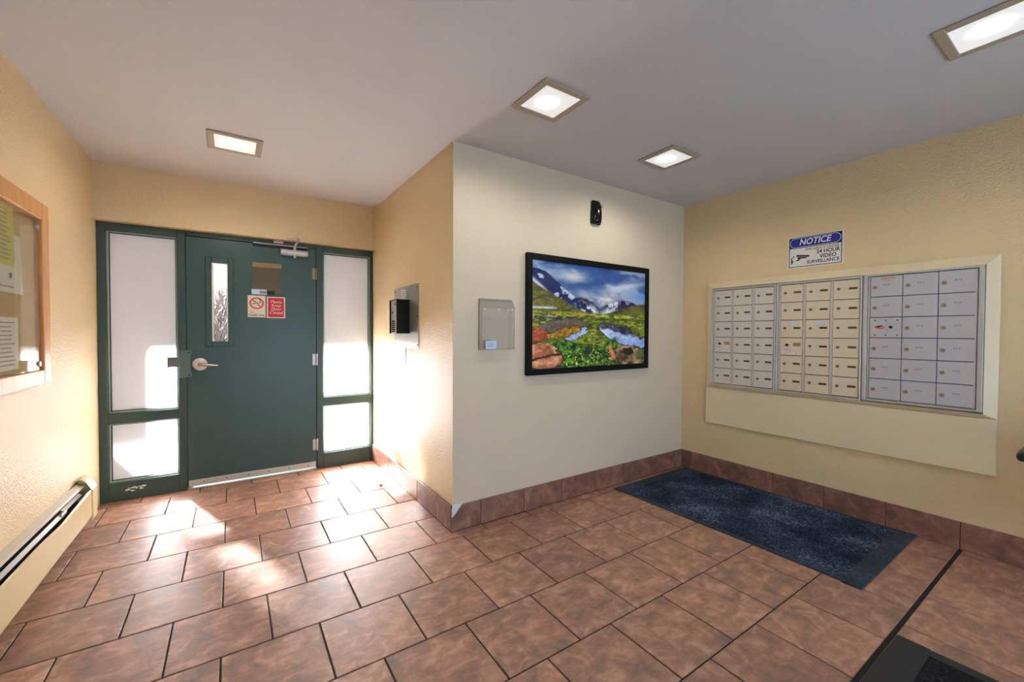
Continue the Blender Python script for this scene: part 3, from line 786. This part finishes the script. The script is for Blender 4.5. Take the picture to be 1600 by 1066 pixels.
bxh = empty('brochure_holder', (1.444, YA, 1.133))
tag(bxh, 'clear acrylic wall brochure box with sloped lid and small label', 'box')
HW, HT, HB, D0 = 0.125, 0.270, 0.328, 0.040
MB().box(-HW, HW, -0.004, -0.0005, 0, HB).build('back_sheet', MAT['acrylic'], bxh)
MB().box(-HW, HW, -D0, -D0+0.003, 0, HT).build('front_sheet', MAT['acrylic'], bxh)
for sgn in (-1, 1):
    MB().prism([(-0.004, 0), (-D0+0.003, 0), (-D0+0.003, HT), (-0.004, HB)], sgn*HW-0.0015, sgn*HW+0.0015, 'x').build('side_sheet', MAT['acrylic'], bxh)
MB().prism([(-0.004, HB), (-D0-0.006, HT), (-D0-0.006, HT+0.004), (-0.004, HB+0.004)], -HW-0.002, HW+0.002, 'x').build('lid', MAT['acrylic'], bxh)
e = MB()
for sgn in (-1, 1):
    e.box(sgn*HW-0.002, sgn*HW+0.002, -D0-0.0005, -D0+0.002, 0, HT)
    e.tube([(sgn*HW, -0.005, HB+0.003), (sgn*HW, -D0-0.006, HT+0.003)], 0.0022, 6)
e.box(-HW, HW, -D0-0.0005, -D0+0.002, 0, 0.004).box(-HW, HW, -0.006, -0.001, HB-0.004, HB+0.004).box(-HW, HW, -D0-0.007, -D0-0.003, HT, HT+0.004)
e.box(-HW-0.002, -HW+0.001, -0.006, -0.001, 0, HB)
e.build('edge', MAT['acrylicedge'], bxh)
for x in (-HW+0.02, 0.0, HW-0.05, HW-0.02):
    MB().box(x-0.006, x+0.006, -D0-0.006, -D0-0.001, HT-0.014, HT-0.004, 0.002).build('hinge_tab', MAT['sticker'], bxh)
sk = MB().box(-HW+0.028, -HW+0.108, -D0-0.0014, -D0-0.0004, 0.006, 0.058).build('label', MAT['bluelabel'], bxh)
m = MB()
for kk in range(3): m.box(-HW+0.036, -HW+0.085+0.006*(kk % 2), -D0-0.0019, -D0-0.0012, 0.020+kk*0.011, 0.024+kk*0.011)
m.build('label_marking', plain('faded_blue_ink', (140, 170, 215), 0.6), sk)

ms = empty('motion_sensor', (2.350, YA, 2.09))
tag(ms, 'small black motion sensor high on the wall above the picture', 'sensor')
sp = MB().prism([(-0.050, 0.0), (0.050, 0.0), (0.052, 0.02), (0.046, 0.165), (0.038, 0.180), (-0.038, 0.180), (-0.046, 0.165), (-0.052, 0.02)], -0.012, -0.0005, bev=0.002)
sp.build('back_plate', MAT['black'], ms)
b = bmesh.new(); rows = []
for iz in range(11):
    f = iz/10; z = 0.004+0.172*f; wd = (0.047-0.006*f); dp = 0.052*math.sin(math.pi*min(1, 0.16+0.84*(f*0.92+0.04)))**0.45
    rows.append([b.verts.new((wd*math.cos(a), -0.010-dp*math.sin(a)*0.9, z)) for a in [math.pi*q/12 for q in range(13)]])
for q in range(10):
    for a in range(12): b.faces.new((rows[q][a], rows[q][a+1], rows[q+1][a+1], rows[q+1][a]))
b.faces.new(rows[0]); b.faces.new(rows[-1][::-1])
bmesh.ops.recalc_face_normals(b, faces=b.faces)
me = bpy.data.meshes.new('housing'); b.to_mesh(me); b.free(); me.materials.append(plain('gloss_black', (10, 10, 12), 0.15))
for p in me.polygons: p.use_smooth = True
link('housing', me, ms)
MB().lathe([(0.012, -0.066), (0.012, -0.058), (0.009, -0.054)], (0.014, 0, 0.128), seg=12).build('lens_window', MAT['inkgrey'], ms)

# ------------------------------------------------------------------ mailbox wall
# local frame: origin on the wall, x = -(world y), -y into the room
def at_right(name): return empty(name, (XM, 0, 0), R(-90))
tm = struct(at_right('trim_2'), 'cream moulded surround of the mailboxes')
TX0, TX1, TZ0, TZ1 = -2.098, -0.404, 0.776, 1.690       # outer
IX0, IX1, IZ0, IZ1 = -2.042, -0.456, 0.802, 1.634       # inner
def mitre(name, o0, o1, i1, i0):
    bm = bmesh.new()
    q = [bm.verts.new(p) for p in ((o0[0], -0.0003, o0[1]), (o1[0], -0.0003, o1[1]), (i1[0], -0.0003, i1[1]), (i0[0], -0.0003, i0[1]),
                                   (o0[0], -0.012, o0[1]), (o1[0], -0.012, o1[1]), (i1[0], -0.038, i1[1]), (i0[0], -0.038, i0[1]))]
    for f in ((0,1,2,3),(4,7,6,5),(0,4,5,1),(1,5,6,2),(2,6,7,3),(3,7,4,0)): bm.faces.new([q[i] for i in f])
    bmesh.ops.recalc_face_normals(bm, faces=bm.faces)
    bmesh.ops.bevel(bm, geom=list(bm.edges), offset=0.0015, segments=1, affect='EDGES', profile=0.5)
    me = bpy.data.meshes.new(name); bm.to_mesh(me); bm.free(); me.materials.append(MAT['creamtrim'])
    return link(name, me, tm)
mitre('moulding', (TX0, TZ1), (TX1, TZ1), (IX1, IZ1), (IX0, IZ1))
mitre('moulding', (TX1, TZ1), (TX1, TZ0), (IX1, IZ0), (IX1, IZ1))
mitre('moulding', (TX1, TZ0), (TX0, TZ0), (IX0, IZ0), (IX1, IZ0))
mitre('moulding', (TX0, TZ0), (TX0, TZ1), (IX0, IZ1), (IX0, IZ0))
pn = MB().box(TX0+0.002, TX1, -0.022, -0.0003, 0.462, 0.775, 0.0025)
po = pn.build('trim_3', MAT['creamtrim']); struct(po, 'plain cream panel below the mailboxes')
po.location = (XM, 0, 0); po.rotation_euler = (0, 0, R(-90))

BY = -0.040    # face plane of the boxes, relative to the wall
def mailbank(label, x0, x1, z0, z1, cols, cells, gold, dmats):
    """cells: list of column (left, right) pairs in local x; six rows of doors"""
    root = at_right('mailbox_unit')
    tag(root, label, 'mailbox', 'mailbox units in the wall')
    fr_ = MB(); b = 0.010 if gold else 0.022
    fr_.box(x0, x0+b, BY-0.012, -0.001, z0, z1, 0.0015).box(x1-b, x1, BY-0.012, -0.001, z0, z1, 0.0015)
    fr_.box(x0+b, x1-b, BY-0.012, -0.001, z0, z0+0.012, 0.0015).box(x0+b, x1-b, BY-0.012, -0.001, z1-0.012, z1, 0.0015)
    fr_.build('outer_frame', MAT['alu'], root)
    MB().box(x0+b, x1-b, BY+0.004, -0.001, z0+0.012, z1-0.012).build('backing', MAT['gasket'] if gold else plain('grey_metal_shadow', (70, 74, 82), 0.4, metal=0.4), root)
    if not gold:
        i_ = MB()   # raised inner rim with a dark reveal
        i_.box(x0+b+0.004, x0+b+0.012, BY-0.008, BY+0.004, z0+0.016, z1-0.016).box(x1-b-0.012, x1-b-0.004, BY-0.008, BY+0.004, z0+0.016, z1-0.016)
        i_.build('inner_rim', MAT['alu'], root)
    zs0, zs1 = z0+0.015, z1-0.015
    rh = (zs1-zs0)/6
    dm = {}
    for ci, (a, c) in enumerate(cells):
        if gold:
            MB().box(a-0.019, a-0.002, BY-0.004, BY+0.004, zs0, zs1, 0.001).build('stile', MAT['alu'], root)
        for ri in range(6):
            za, zb = zs1-(ri+1)*rh+0.0022, zs1-ri*rh-0.0022
            key = dmats
            if key not in dm:
                wdt, hgt = c-a, zb-za
                dm[key] = MB().box(-wdt/2, wdt/2, -0.0, 0.010, -hgt/2, hgt/2, 0.0015).mesh('door', MAT[dmats])
            d = link('door', dm[key], root, ((a+c)/2, BY-0.007+rng.uniform(-0.0008, 0.0008), (za+zb)/2))
            wdt, hgt = c-a, zb-za
            special = (ri == 3 and ci == 0) if gold else (ri == 2 and ci == 0)
            if gold:
                if special:
                    MB().lathe([(0.010, -0.006), (0.010, 0.001)], (-wdt/2+0.046, 0, 0.012), seg=12).build('lock', MAT['black'], d)
                    st = MB().box(-wdt/2+0.014, wdt/2-0.045, -0.0012, -0.0002, -hgt/2+0.012, -0.012).build('sticker', MAT['sticker'], d)
                    q = MB()
                    for kk in range(3): q.box(-wdt/2+0.020, wdt/2-0.078, -0.0018, -0.0010, -hgt/2+0.018+kk*0.011, -hgt/2+0.022+kk*0.011+(0.003 if kk == 2 else 0))
                    q.ring(wdt/2-0.064, -hgt/2+0.033, 0.013, 0.009, -0.0018, -0.0010, 18)
                    q.build('sticker_marking', MAT['pinkink'], st)
                    MB().box(wdt/2-0.058, wdt/2-0.010, -0.002, 0.001, 0.004, 0.028, 0.001).build('number_plate', MAT['platemark'], d)
                else:
                    lk = MB().lathe([(0.0095, -0.005), (0.0095, 0.001)], (-wdt/2+0.030, 0, 0.004+rng.uniform(-0.003, 0.003)), seg=12).build('lock', MAT['lockdark'], d)
                    npz = MB().box(wdt/2-0.058, wdt/2-0.012, -0.002, 0.001, -0.001, 0.013, 0.001).build('number_plate', MAT['plate'], d)
                    if ri == 2 and ci < 2 and dmats == 'boxdoor':
                        MB().box(-0.018, 0.040, -0.0012, -0.0002, hgt/2-0.034, hgt/2-0.012).build('name_label', MAT['bluelabel'], d)
            else:
                if special:
                    q = MB()
                    for (x, z) in ((-.33, .36), (.02, .36), (.38, .36), (-.33, -.38), (.02, -.38), (.38, -.38)):
                        q.lathe([(0.004, -0.0025), (0.004, 0.001)], (x*wdt, 0, z*hgt), seg=8)
                    for (x, z) in ((.06, .16), (.29, .16), (.06, -.12), (.29, -.12)):
                        q.lathe([(0.0022, -0.0018), (0.0022, 0.001)], (x*wdt, 0, z*hgt), seg=6)
                    q.build('screw', MAT['gasket'], d)
                    MB().lathe([(0.009, -0.004), (0.009, 0.001)], (0.175*wdt, 0, 0.02*hgt), seg=12).build('lock', MAT['black'], d)
                    MB().ring(-0.17*wdt, 0.0, 0.012, 0.0, -0.0012, -0.0002, 18, 2.0).build('sticker', MAT['redworn'], d)
                    q = MB().prism([(-.36*wdt, .02*hgt), (-.25*wdt, .09*hgt), (-.02*wdt, .12*hgt), (-.15*wdt, .05*hgt), (-.2*wdt, .0*hgt)], -0.0018, -0.0010)
                    q.build('sticker_marking', MAT['gasket'], d)
                else:
                    lk = MB().lathe([(0.0115, -0.003), (0.0115, 0.001)], (-wdt/2+0.022, 0, -0.004), seg=14).lathe([(0.008, -0.008), (0.0085, -0.003)], (-wdt/2+0.022, 0, -0.004), seg=12).build('lock', MAT['brass'], d)
                    q = MB()
                    for kk in range(3): q.box(-0.012+kk*0.011, -0.005+kk*0.011, -0.0008, 0.0002, 0.004, 0.014)
                    q.build('number_marking', plain('engraved_grey', (150, 152, 158), 0.5) if 'engraved_grey' not in bpy.data.materials else bpy.data.materials['engraved_grey'], d)
                    if ri == 0 and ci == 0:
                        q = MB()
                        for kk in range(9): q.box(-0.03+kk*0.0085, -0.024+kk*0.0085, -0.0010, 0.0002, hgt/2-0.018-0.004*(kk % 2), hgt/2-0.008)
                        q.box(-0.02, 0.02, -0.0010, 0.0002, hgt/2-0.029, hgt/2-0.025)
                        q.build('red_marking', MAT['redworn'], d)
    return root
def thirds(a, b, lead):
    w_ = (b-a)/3
    return [(a+k*w_+lead, a+(k+1)*w_-0.002) for k in range(3)]
mailbank('leftmost mailbox unit of eighteen small grey-beige doors beside the wall corner', -2.038, -1.524, 0.805, 1.625, 3, thirds(-2.026, -1.536, 0.019), True, 'boxdoor_pale')
mailbank('middle mailbox unit of eighteen tan doors with two name labels', -1.519, -0.998, 0.805, 1.628, 3, thirds(-1.507, -1.010, 0.019), True, 'boxdoor')
mailbank('right mailbox unit of larger silver doors with an outgoing mail slot plate', -0.992, -0.458, 0.812, 1.632, 3, thirds(-0.957, -0.483, 0.002), False, 'boxdoor_alu')

sg = empty('surveillance_sign', (XM, 1.292, 1.851), R(-90))
tag(sg, 'white blue and black video surveillance notice sign above the mailboxes', 'sign')
SW, SH = 0.173, 0.115
MB().box(-SW, SW, -0.003, -0.0004, -SH, SH, 0.001).build('sign_plate', MAT['white'], sg)
m = MB()
m.box(-SW+0.008, SW-0.008, -0.0036, -0.0026, 0.030, SH-0.006)
m.box(-SW+0.008, -SW+0.013, -0.0036, -0.0026, -SH+0.006, 0.030).box(SW-0.013, SW-0.008, -0.0036, -0.0026, -SH+0.006, 0.030)
m.box(-SW+0.013, SW-0.013, -0.0036, -0.0026, -SH+0.006, -SH+0.011)
m.build('black_border', MAT['ink'], sg)
def stadium(hw, hh, cz, n=12):
    pts = []
    for k in range(n+1): a = -math.pi/2+math.pi*k/n; pts.append((hw-hh+hh*1.0*math.cos(a), cz+hh*math.sin(a)))
    for k in range(n+1): a = math.pi/2+math.pi*k/n; pts.append((-(hw-hh)+hh*math.cos(a), cz+hh*math.sin(a)))
    return pts
MB().prism(stadium(SW-0.014, 0.034, 0.0695), -0.0042, -0.0034).build('white_outline', MAT['white'], sg)
MB().prism(stadium(SW-0.017, 0.031, 0.0695), -0.0048, -0.0040).build('blue_oval', MAT['blueink'], sg)
text('lettering', 'NOTICE', 0.062, MAT['white'], sg, 0.0, -0.0052, 0.0695, shear=0.22, sx=0.86, bold=0.0012)
text('lettering', 'THIS AREA IS UNDER', 0.026, MAT['ink'], sg, 0.045, -0.0034, 0.014, sx=0.86)
text('lettering', '24 HOUR', 0.038, MAT['ink'], sg, 0.083, -0.0034, -0.013, sx=0.88, bold=0.0008)
text('lettering', 'VIDEO', 0.038, MAT['ink'], sg, 0.083, -0.0034, -0.048, sx=0.9, bold=0.0008)
text('lettering', 'SURVEILLANCE', 0.034, MAT['ink'], sg, 0.052, -0.0034, -0.081, sx=0.86, bold=0.0006)
m = MB()
m.prism([(-0.112, -0.018), (-0.030, -0.030), (-0.034, -0.042), (-0.118, -0.030)], -0.0038, -0.0028)
m.prism([(-0.105, -0.034), (-0.045, -0.043), (-0.050, -0.050), (-0.085, -0.048), (-0.100, -0.062), (-0.118, -0.064), (-0.116, -0.056), (-0.102, -0.052), (-0.110, -0.040)], -0.0038, -0.0028)
m.prism([(-0.150, -0.036), (-0.143, -0.036), (-0.143, -0.058), (-0.132, -0.062), (-0.143, -0.080), (-0.150, -0.088)], -0.0038, -0.0028)
m.prism([(-0.140, -0.030), (-0.122, -0.024), (-0.124, -0.028), (-0.140, -0.040)], -0.0038, -0.0028)
m.build('camera_pictogram', MAT['ink'], sg)

# ------------------------------------------------------------------ floor mats
def mat_thing(name, label, x0, x1, y0, y1, bx, by, pile, rz=0.0, border='matborder'):
    cx, cy = (x0+x1)/2, (y0+y1)/2
    r_ = empty(name, (cx, cy, 0.0), rz)
    tag(r_, label, 'mat')
    hx, hy = (x1-x0)/2, (y1-y0)/2
    MB().box(-hx+bx*0.8, hx-bx*0.8, -hy+by*0.8, hy-by*0.8, 0.001, 0.009, 0.002).build('pile', pile, r_)
    # end strips sit over the side strips and stick out a little at the corners
    for s_ in (-1, 1):
        a, b_ = sorted((s_*hx, s_*(hx-bx)))
        MB().box(a, b_, -hy+0.006, hy-0.006, 0.0008, 0.0075, 0.002).build('side_border', MAT[border], r_)
        a, b_ = sorted((s_*hy, s_*(hy-by)))
        e_ = MB().box(-hx-0.012, hx, a, b_, 0.0012, 0.0100, 0.0025)
        e_.box(-hx+0.02, hx-0.01, (a+b_)/2+s_*0.0-0.004, (a+b_)/2+0.004, 0.0095, 0.0115, 0.0008)
        e_.box(-hx+bx, hx-bx, (b_ if s_ < 0 else a)-0.006, (b_ if s_ < 0 else a)+0.006, 0.0095, 0.0118, 0.0008)
        e_.build('end_border', MAT[border], r_)
    return r_
mat_thing('floor_mat', 'navy black entrance mat with rubber borders under the mailboxes', 2.532, 3.482, 0.712, 2.285, 0.045, 0.085, MAT['carpet'], 0.008)
mat_thing('floor_mat', 'charcoal black floor mat whose corner shows at the bottom edge of the photo', 1.32, 2.265, -0.98, 0.517, 0.06, 0.10, MAT['carpet2'], 0.0, 'blackmatte')

# ------------------------------------------------------------------ baseboard heater on the left wall (local x = world y, -y into the room)
ht = empty('baseboard_heater', (XL, 0, 0), R(90))
tag(ht, 'cream baseboard heater with a dented front along the left wall', 'heater')
HA, HE = 0.55, 3.600
MB().box(HA, HE, -0.004, -0.0005, 0.095, 0.315).build('back_plate', MAT['heaterdark'], ht)
def rise(y): return 0.030*min(1.0, max(0.0, (HE-y)/1.2))
def sweep(name, mat_, prof, y0, y1, n=14, par=None):
    """profile of (out, z) pairs swept along the wall, lifted by rise()"""
    b = bmesh.new(); rows = []
    for i in range(n+1):
        y = y0+(y1-y0)*i/n
        rows.append([b.verts.new((y, p[0], p[1]+rise(y))) for p in prof])
    k_ = len(prof)
    for i in range(n):
        for q in range(k_): b.faces.new((rows[i][q], rows[i][(q+1) % k_], rows[i+1][(q+1) % k_], rows[i+1][q]))
    b.faces.new(rows[0]); b.faces.new(rows[-1][::-1])
    bmesh.ops.recalc_face_normals(b, faces=b.faces)
    me = bpy.data.meshes.new(name); b.to_mesh(me); b.free(); me.materials.append(mat_)
    return link(name, me, par or ht)
sweep('top_cap', MAT['heatertop'], [(-0.0005, 0.312), (-0.0005, 0.308), (-0.028, 0.294), (-0.032, 0.284), (-0.035, 0.285), (-0.031, 0.298)], HA, HE-0.02)
# front panel: bowed and bent forward where it has come loose near its far end
def front_panel():
    b = bmesh.new(); N = 40; rows = []
    for i in range(N+1):
        y = HA+(HE-0.035-HA)*i/N
        dent = math.exp(-((y-3.02)/0.16)**2)
        top = 0.256+0.7*rise(y)-0.012*dent+0.012*math.exp(-((y-3.55)/0.2)**2)
        out = 0.066+0.004*math.exp(-((y-3.4)/0.3)**2)
        prof = [(-out+0.012, 0.098), (-out, 0.102), (-out, top-0.012), (-out+0.004, top), (-out+0.007, top-0.004), (-out+0.003, top-0.014), (-out+0.003, 0.105), (-out+0.012, 0.101)]
        rows.append([b.verts.new((y, p[0], p[1])) for p in prof])
    n = len(rows[0])
    for i in range(N):
        for q in range(n): b.faces.new((rows[i][q], rows[i][(q+1) % n], rows[i+1][(q+1) % n], rows[i+1][q]))
    b.faces.new(rows[0]); b.faces.new(rows[-1][::-1])
    bmesh.ops.recalc_face_normals(b, faces=b.faces)
    me = bpy.data.meshes.new('front_panel'); b.to_mesh(me); b.free(); me.materials.append(MAT['heater'])
    return link('front_panel', me, ht)
front_panel()
sweep('damper', MAT['fin'], [(-0.034, 0.262), (-0.048, 0.250), (-0.050, 0.253), (-0.036, 0.266)], HA, 3.14)
sweep('damper', MAT['fin'], [(-0.030, 0.272), (-0.046, 0.262), (-0.048, 0.265), (-0.032, 0.276)], 3.16, 3.47)
MB().box(3.11, 3.19, -0.050, -0.032, 0.258, 0.278, 0.003).build('damper_clip', MAT['alu'], ht)
m = MB().tube([(HA+0.02, -0.030, 0.17), (HE-0.03, -0.030, 0.17)], 0.011, 10)
m.box(HA+0.05, HE-0.06, -0.054, -0.008, 0.135, 0.205)
m.build('fin_core', MAT['heaterdark'], ht)
# end cap, crooked
ec = MB().prism([(-0.0005, 0.326), (-0.0005, 0.05), (-0.060, 0.050), (-0.072, 0.075), (-0.070, 0.262), (-0.046, 0.312), (-0.020, 0.332)], HE-0.012, HE+0.085, 'x', bev=0.004)
eo = ec.build('end_cap', MAT['heater'], ht)
MB().prism([(-0.0005, 0.334), (-0.022, 0.340), (-0.050, 0.320), (-0.077, 0.264), (-0.073, 0.262), (-0.048, 0.314), (-0.021, 0.333), (-0.0005, 0.328)], HE-0.055, HE+0.02, 'x').build('end_cap_lip', MAT['heater'], eo)
MB().box(HA-0.09, HA+0.01, -0.070, -0.0005, 0.05, 0.325, 0.004).build('end_cap', MAT['heater'], ht)

# ------------------------------------------------------------------ notice board on the left wall
nb = empty('notice_board', (XL, 0, 0), R(90))
tag(nb, 'honey oak framed glass notice board on the left wall', 'notice board')
NA, NB_, NZ0, NZ1, NF, ND = 1.62, 3.030, 0.985, 1.862, 0.088, 0.040
for (a, b_, c_, d_) in ((NA, NA+NF, NZ0, NZ1), (NB_-NF, NB_, NZ0, NZ1)):
    MB().box(a, b_, -ND, -0.0005, c_, d_, 0.004).build('frame_stile', MAT['wood'], nb)
for (c_, d_) in ((NZ0, NZ0+NF*0.8), (NZ1-NF*0.95, NZ1)):
    MB().box(NA+NF, NB_-NF, -ND, -0.0005, c_, d_, 0.004).build('frame_rail', MAT['wood'], nb)
MB().box(NA+NF, NB_-NF, -0.010, -0.001, NZ0+NF*0.8, NZ1-NF*0.95).build('cork_panel', MAT['cork'], nb)
gz = MB().box(NA+NF, NB_-NF, -0.030, -0.027, NZ0+NF*0.8, NZ1-NF*0.95).build('glass_door', MAT['boardglass'], nb)
for z in (1.085, 1.735):
    MB().lathe([(0.012, -0.036), (0.012, -0.030), (0.009, -0.027)], (NB_-NF-0.035, 0, z), seg=14).build('glass_clip', MAT['alu'], gz)
def sheet(name, label, x0, x1, z0, z1, mat_, skew=0.0, lines=8, dep=0.0115, curl=0.0):
    r_ = empty(name, (XL+dep, (x0+x1)/2, z0), R(90))
    tag(r_, label, 'paper')
    h, hw = z1-z0, (x1-x0)/2
    b = bmesh.new(); N = 8; rows = []
    for i in range(N+1):
        f = i/N
        rows.append([b.verts.new((x_+skew*(1-f)*(0.5+x_/hw/2), -y_-curl*(1-f)**2*(1 if x_ > 0 else 0.3), h*f)) for (x_, y_) in ((-hw, 0), (hw, 0), (hw, 0.0006), (-hw, 0.0006))])
    for i in range(N):
        for q in range(4): b.faces.new((rows[i][q], rows[i][(q+1) % 4], rows[i+1][(q+1) % 4], rows[i+1][q]))
    b.faces.new(rows[0]); b.faces.new(rows[-1][::-1])
    bmesh.ops.recalc_face_normals(b, faces=b.faces)
    me = bpy.data.meshes.new('sheet'); b.to_mesh(me); b.free(); me.materials.append(mat_)
    link('sheet', me, r_)
    q = MB()
    for kk in range(lines):
        z = h*(0.9-0.8*kk/max(1, lines-1)); f = z/h
        yy = -0.0012-curl*(1-f)**2
        for (u0, u1) in ((-0.85, -0.3+0.2*rng.random()), (-0.2+0.1*rng.random(), 0.5+0.3*rng.random())):
            q.box(u0*hw, u1*hw, yy, yy+0.0005, z-0.003, z+0.003)
    if curl == 0: q.build('printed_lines', MAT['inkgrey'], r_)
    else: q.bm.free()
    return r_
sheet('paper_notice', 'white sheet with a small round emblem behind the yellow flyer', 2.47, 2.775, 1.405, 1.66, MAT['paper'], 0.03, 3)
em = bpy.data.objects[-1] if False else None
sheet('yellow_flyer', 'yellow printed flyer at the top of the notice board', 2.44, 2.700, 1.52, 1.775, MAT['yellowpaper'], 0.012, 12, 0.0150)
wp = sheet('paper_notice', 'white printed notice at the bottom of the notice board', 2.44, 2.742, 1.075, 1.30, MAT['paper'], 0.0, 11)
e_ = MB().ring(0, 0, 0.012, 0.006, -0.0006, 0.0, 20)
for o_ in COL.objects:
    if o_.name == 'paper_notice':
        eo_ = e_.build('emblem', MAT['ink'], o_); eo_.location = (0.055, -0.0012, 0.075)
        break

# ------------------------------------------------------------------ recessed ceiling lights (origin in the ceiling plane)
def ceiling_light(label, x, y):
    r_ = empty('ceiling_light', (x, y, C))
    tag(r_, label, 'light', 'square recessed ceiling lights')
    h, g = 0.143, 0.108
    f = MB()
    for (a, b_, c_, d_) in ((-h, h, -h, -g), (-h, h, g, h), (-h, -g, -g, g), (g, h, -g, g)):
        f.box(a, b_, c_, d_, -0.011, -0.0004, 0.003)
    f.build('trim_ring', MAT['fixture'], r_)
    MB().box(-g, g, -g, g, -0.008, -0.0006).build('lens', MAT['lens'], r_)
    ld = bpy.data.lights.new('bulb', 'SPOT'); ld.energy = 19.0; ld.spot_size = R(172); ld.spot_blend = 0.6
    ld.shadow_soft_size = 0.03; ld.color = (1.0, 0.93, 0.84)
    lo = bpy.data.objects.new('bulb', ld); COL.objects.link(lo); lo.parent = r_; lo.location = (-0.012, 0.008, -0.013)
    return r_
ceiling_light('square ceiling light nearest the green door', 0.026, 3.155)
ceiling_light('square ceiling light on the shadow edge by the wall corner', 1.352, 1.672)
ceiling_light('square ceiling light above the landscape picture', 2.437, 1.755)
ceiling_light('square ceiling light cut off at the top right of the photo', 2.418, 0.314)

# ------------------------------------------------------------------ armchair by the mailbox wall (only an arm tip shows)
ch = empty('armchair', (3.05, -0.02, 0), R(0))
tag(ch, 'black armchair against the mailbox wall of which only an arm tip shows', 'chair')
MB().box(-0.10, 0.36, -0.205, 0.200, 0.40, 0.47, 0.02, 2).build('seat', MAT['chairfabric'], ch)
MB().prism([(0.30, 0.50), (0.36, 0.50), (0.425, 0.88), (0.37, 0.88)], -0.205, 0.20, 'y', bev=0.012).build('backrest', MAT['chairfabric'], ch)
for s_ in (-0.29, 0.285):
    MB().tube([(-0.118, s_, 0.683), (-0.105, s_, 0.690), (-0.06, s_, 0.692), (0.10, s_, 0.690), (0.25, s_, 0.684), (0.37, s_, 0.678)], [0.006, 0.017, 0.022, 0.022, 0.020, 0.016], 12).build('armrest', MAT['black'], ch, True)
    for x in (0.05, 0.36):
        lg = MB().tube([(x+(0.03 if x > 0.1 else -0.02), s_*0.72, 0.012), (x, s_*0.76, 0.44), (x, s_*0.80, 0.60), (x, s_, 0.67)], 0.012, 8).build('leg', MAT['black'], ch)
        MB().lathe([(0.016, 0.0), (0.016, 0.02)], (x+(0.03 if x > 0.1 else -0.02), s_*0.72, 0), 'z', 10).build('foot_glide', MAT['sticker'], lg)
    MB().tube([(0.05, s_*0.76, 0.435), (0.36, s_*0.76, 0.435)], 0.010, 8).build('side_rail', MAT['black'], ch)
MB().tube([(0.05, -0.22, 0.425), (0.05, 0.215, 0.425)], 0.010, 8).tube([(0.28, -0.22, 0.425), (0.28, 0.215, 0.425)], 0.010, 8).build('cross_rail', MAT['black'], ch)
MB().tube([(0.36, -0.225, 0.58), (0.36, 0.22, 0.58)], 0.010, 8).build('back_rail', MAT['black'], ch)

# ------------------------------------------------------------------ crumpled scrap on the floor
b = bmesh.new(); bmesh.ops.create_icosphere(b, subdivisions=2, radius=0.016)
for v in b.verts: v.co *= rng.uniform(0.75, 1.15); v.co.z *= 0.75
zmin = min(v.co.z for v in b.verts)
for v in b.verts: v.co.z -= zmin
me = bpy.data.meshes.new('paper_scrap'); b.to_mesh(me); b.free(); me.materials.append(plain('tan_scrap', (176, 160, 134), 0.8))
tag(link('paper_scrap', me, None, (0.985, 3.355, 0.0)), 'small crumpled tan scrap on the sunlit floor near the intercom', 'scrap')

# ------------------------------------------------------------------ outside the door: paving, porch roof, side wall, neighbouring wall, shrub
struct(MB().box(-7, 7, 4.30, 16, -0.15, -0.03).build('ground', MAT['concrete']), 'grey paving outside the green door')
struct(MB().box(-7, 7, 4.30, 6.62, 2.36, 2.50).build('porch_roof', MAT['stucco']), 'flat porch roof outside the green door')
struct(MB().box(-1.35, -1.05, 4.30, 5.85, -0.03, 2.36).build('porch_wall', MAT['stucco']), 'porch side wall outside the left sidelight')
struct(MB().box(-7, 7, 12.0, 12.2, -0.03, 3.0).build('boundary_wall', MAT['stucco']), 'pale wall across the paving outside')
sh = empty('bare_shrub', (-0.22, 8.6, -0.03))
tag(sh, 'bare grey shrub seen through the slot window of the green door', 'shrub')
m = MB(); r2 = random.Random(3)
def branch(p, d, l, r_, depth):
    q = p+d*l
    m.tube([tuple(p), tuple((p+q)/2+Vector((r2.uniform(-.04, .04), r2.uniform(-.04, .04), 0))), tuple(q)], [r_, r_*0.85, r_*0.65], 5)
    if depth > 0:
        for _ in range(3):
            nd = (d+Vector((r2.uniform(-.75, .75), r2.uniform(-.75, .75), r2.uniform(-.25, .55)))).normalized()
            branch(p+d*l*r2.uniform(0.45, 1.0), nd, l*r2.uniform(0.55, 0.8), r_*0.62, depth-1)
for a in range(5):
    branch(Vector((r2.uniform(-.2, .2), r2.uniform(-.2, .2), 0)), Vector((r2.uniform(-.35, .35), r2.uniform(-.35, .35), 1)).normalized(), 1.0, 0.035, 4)
m.build('branches', MAT['bark'], sh)
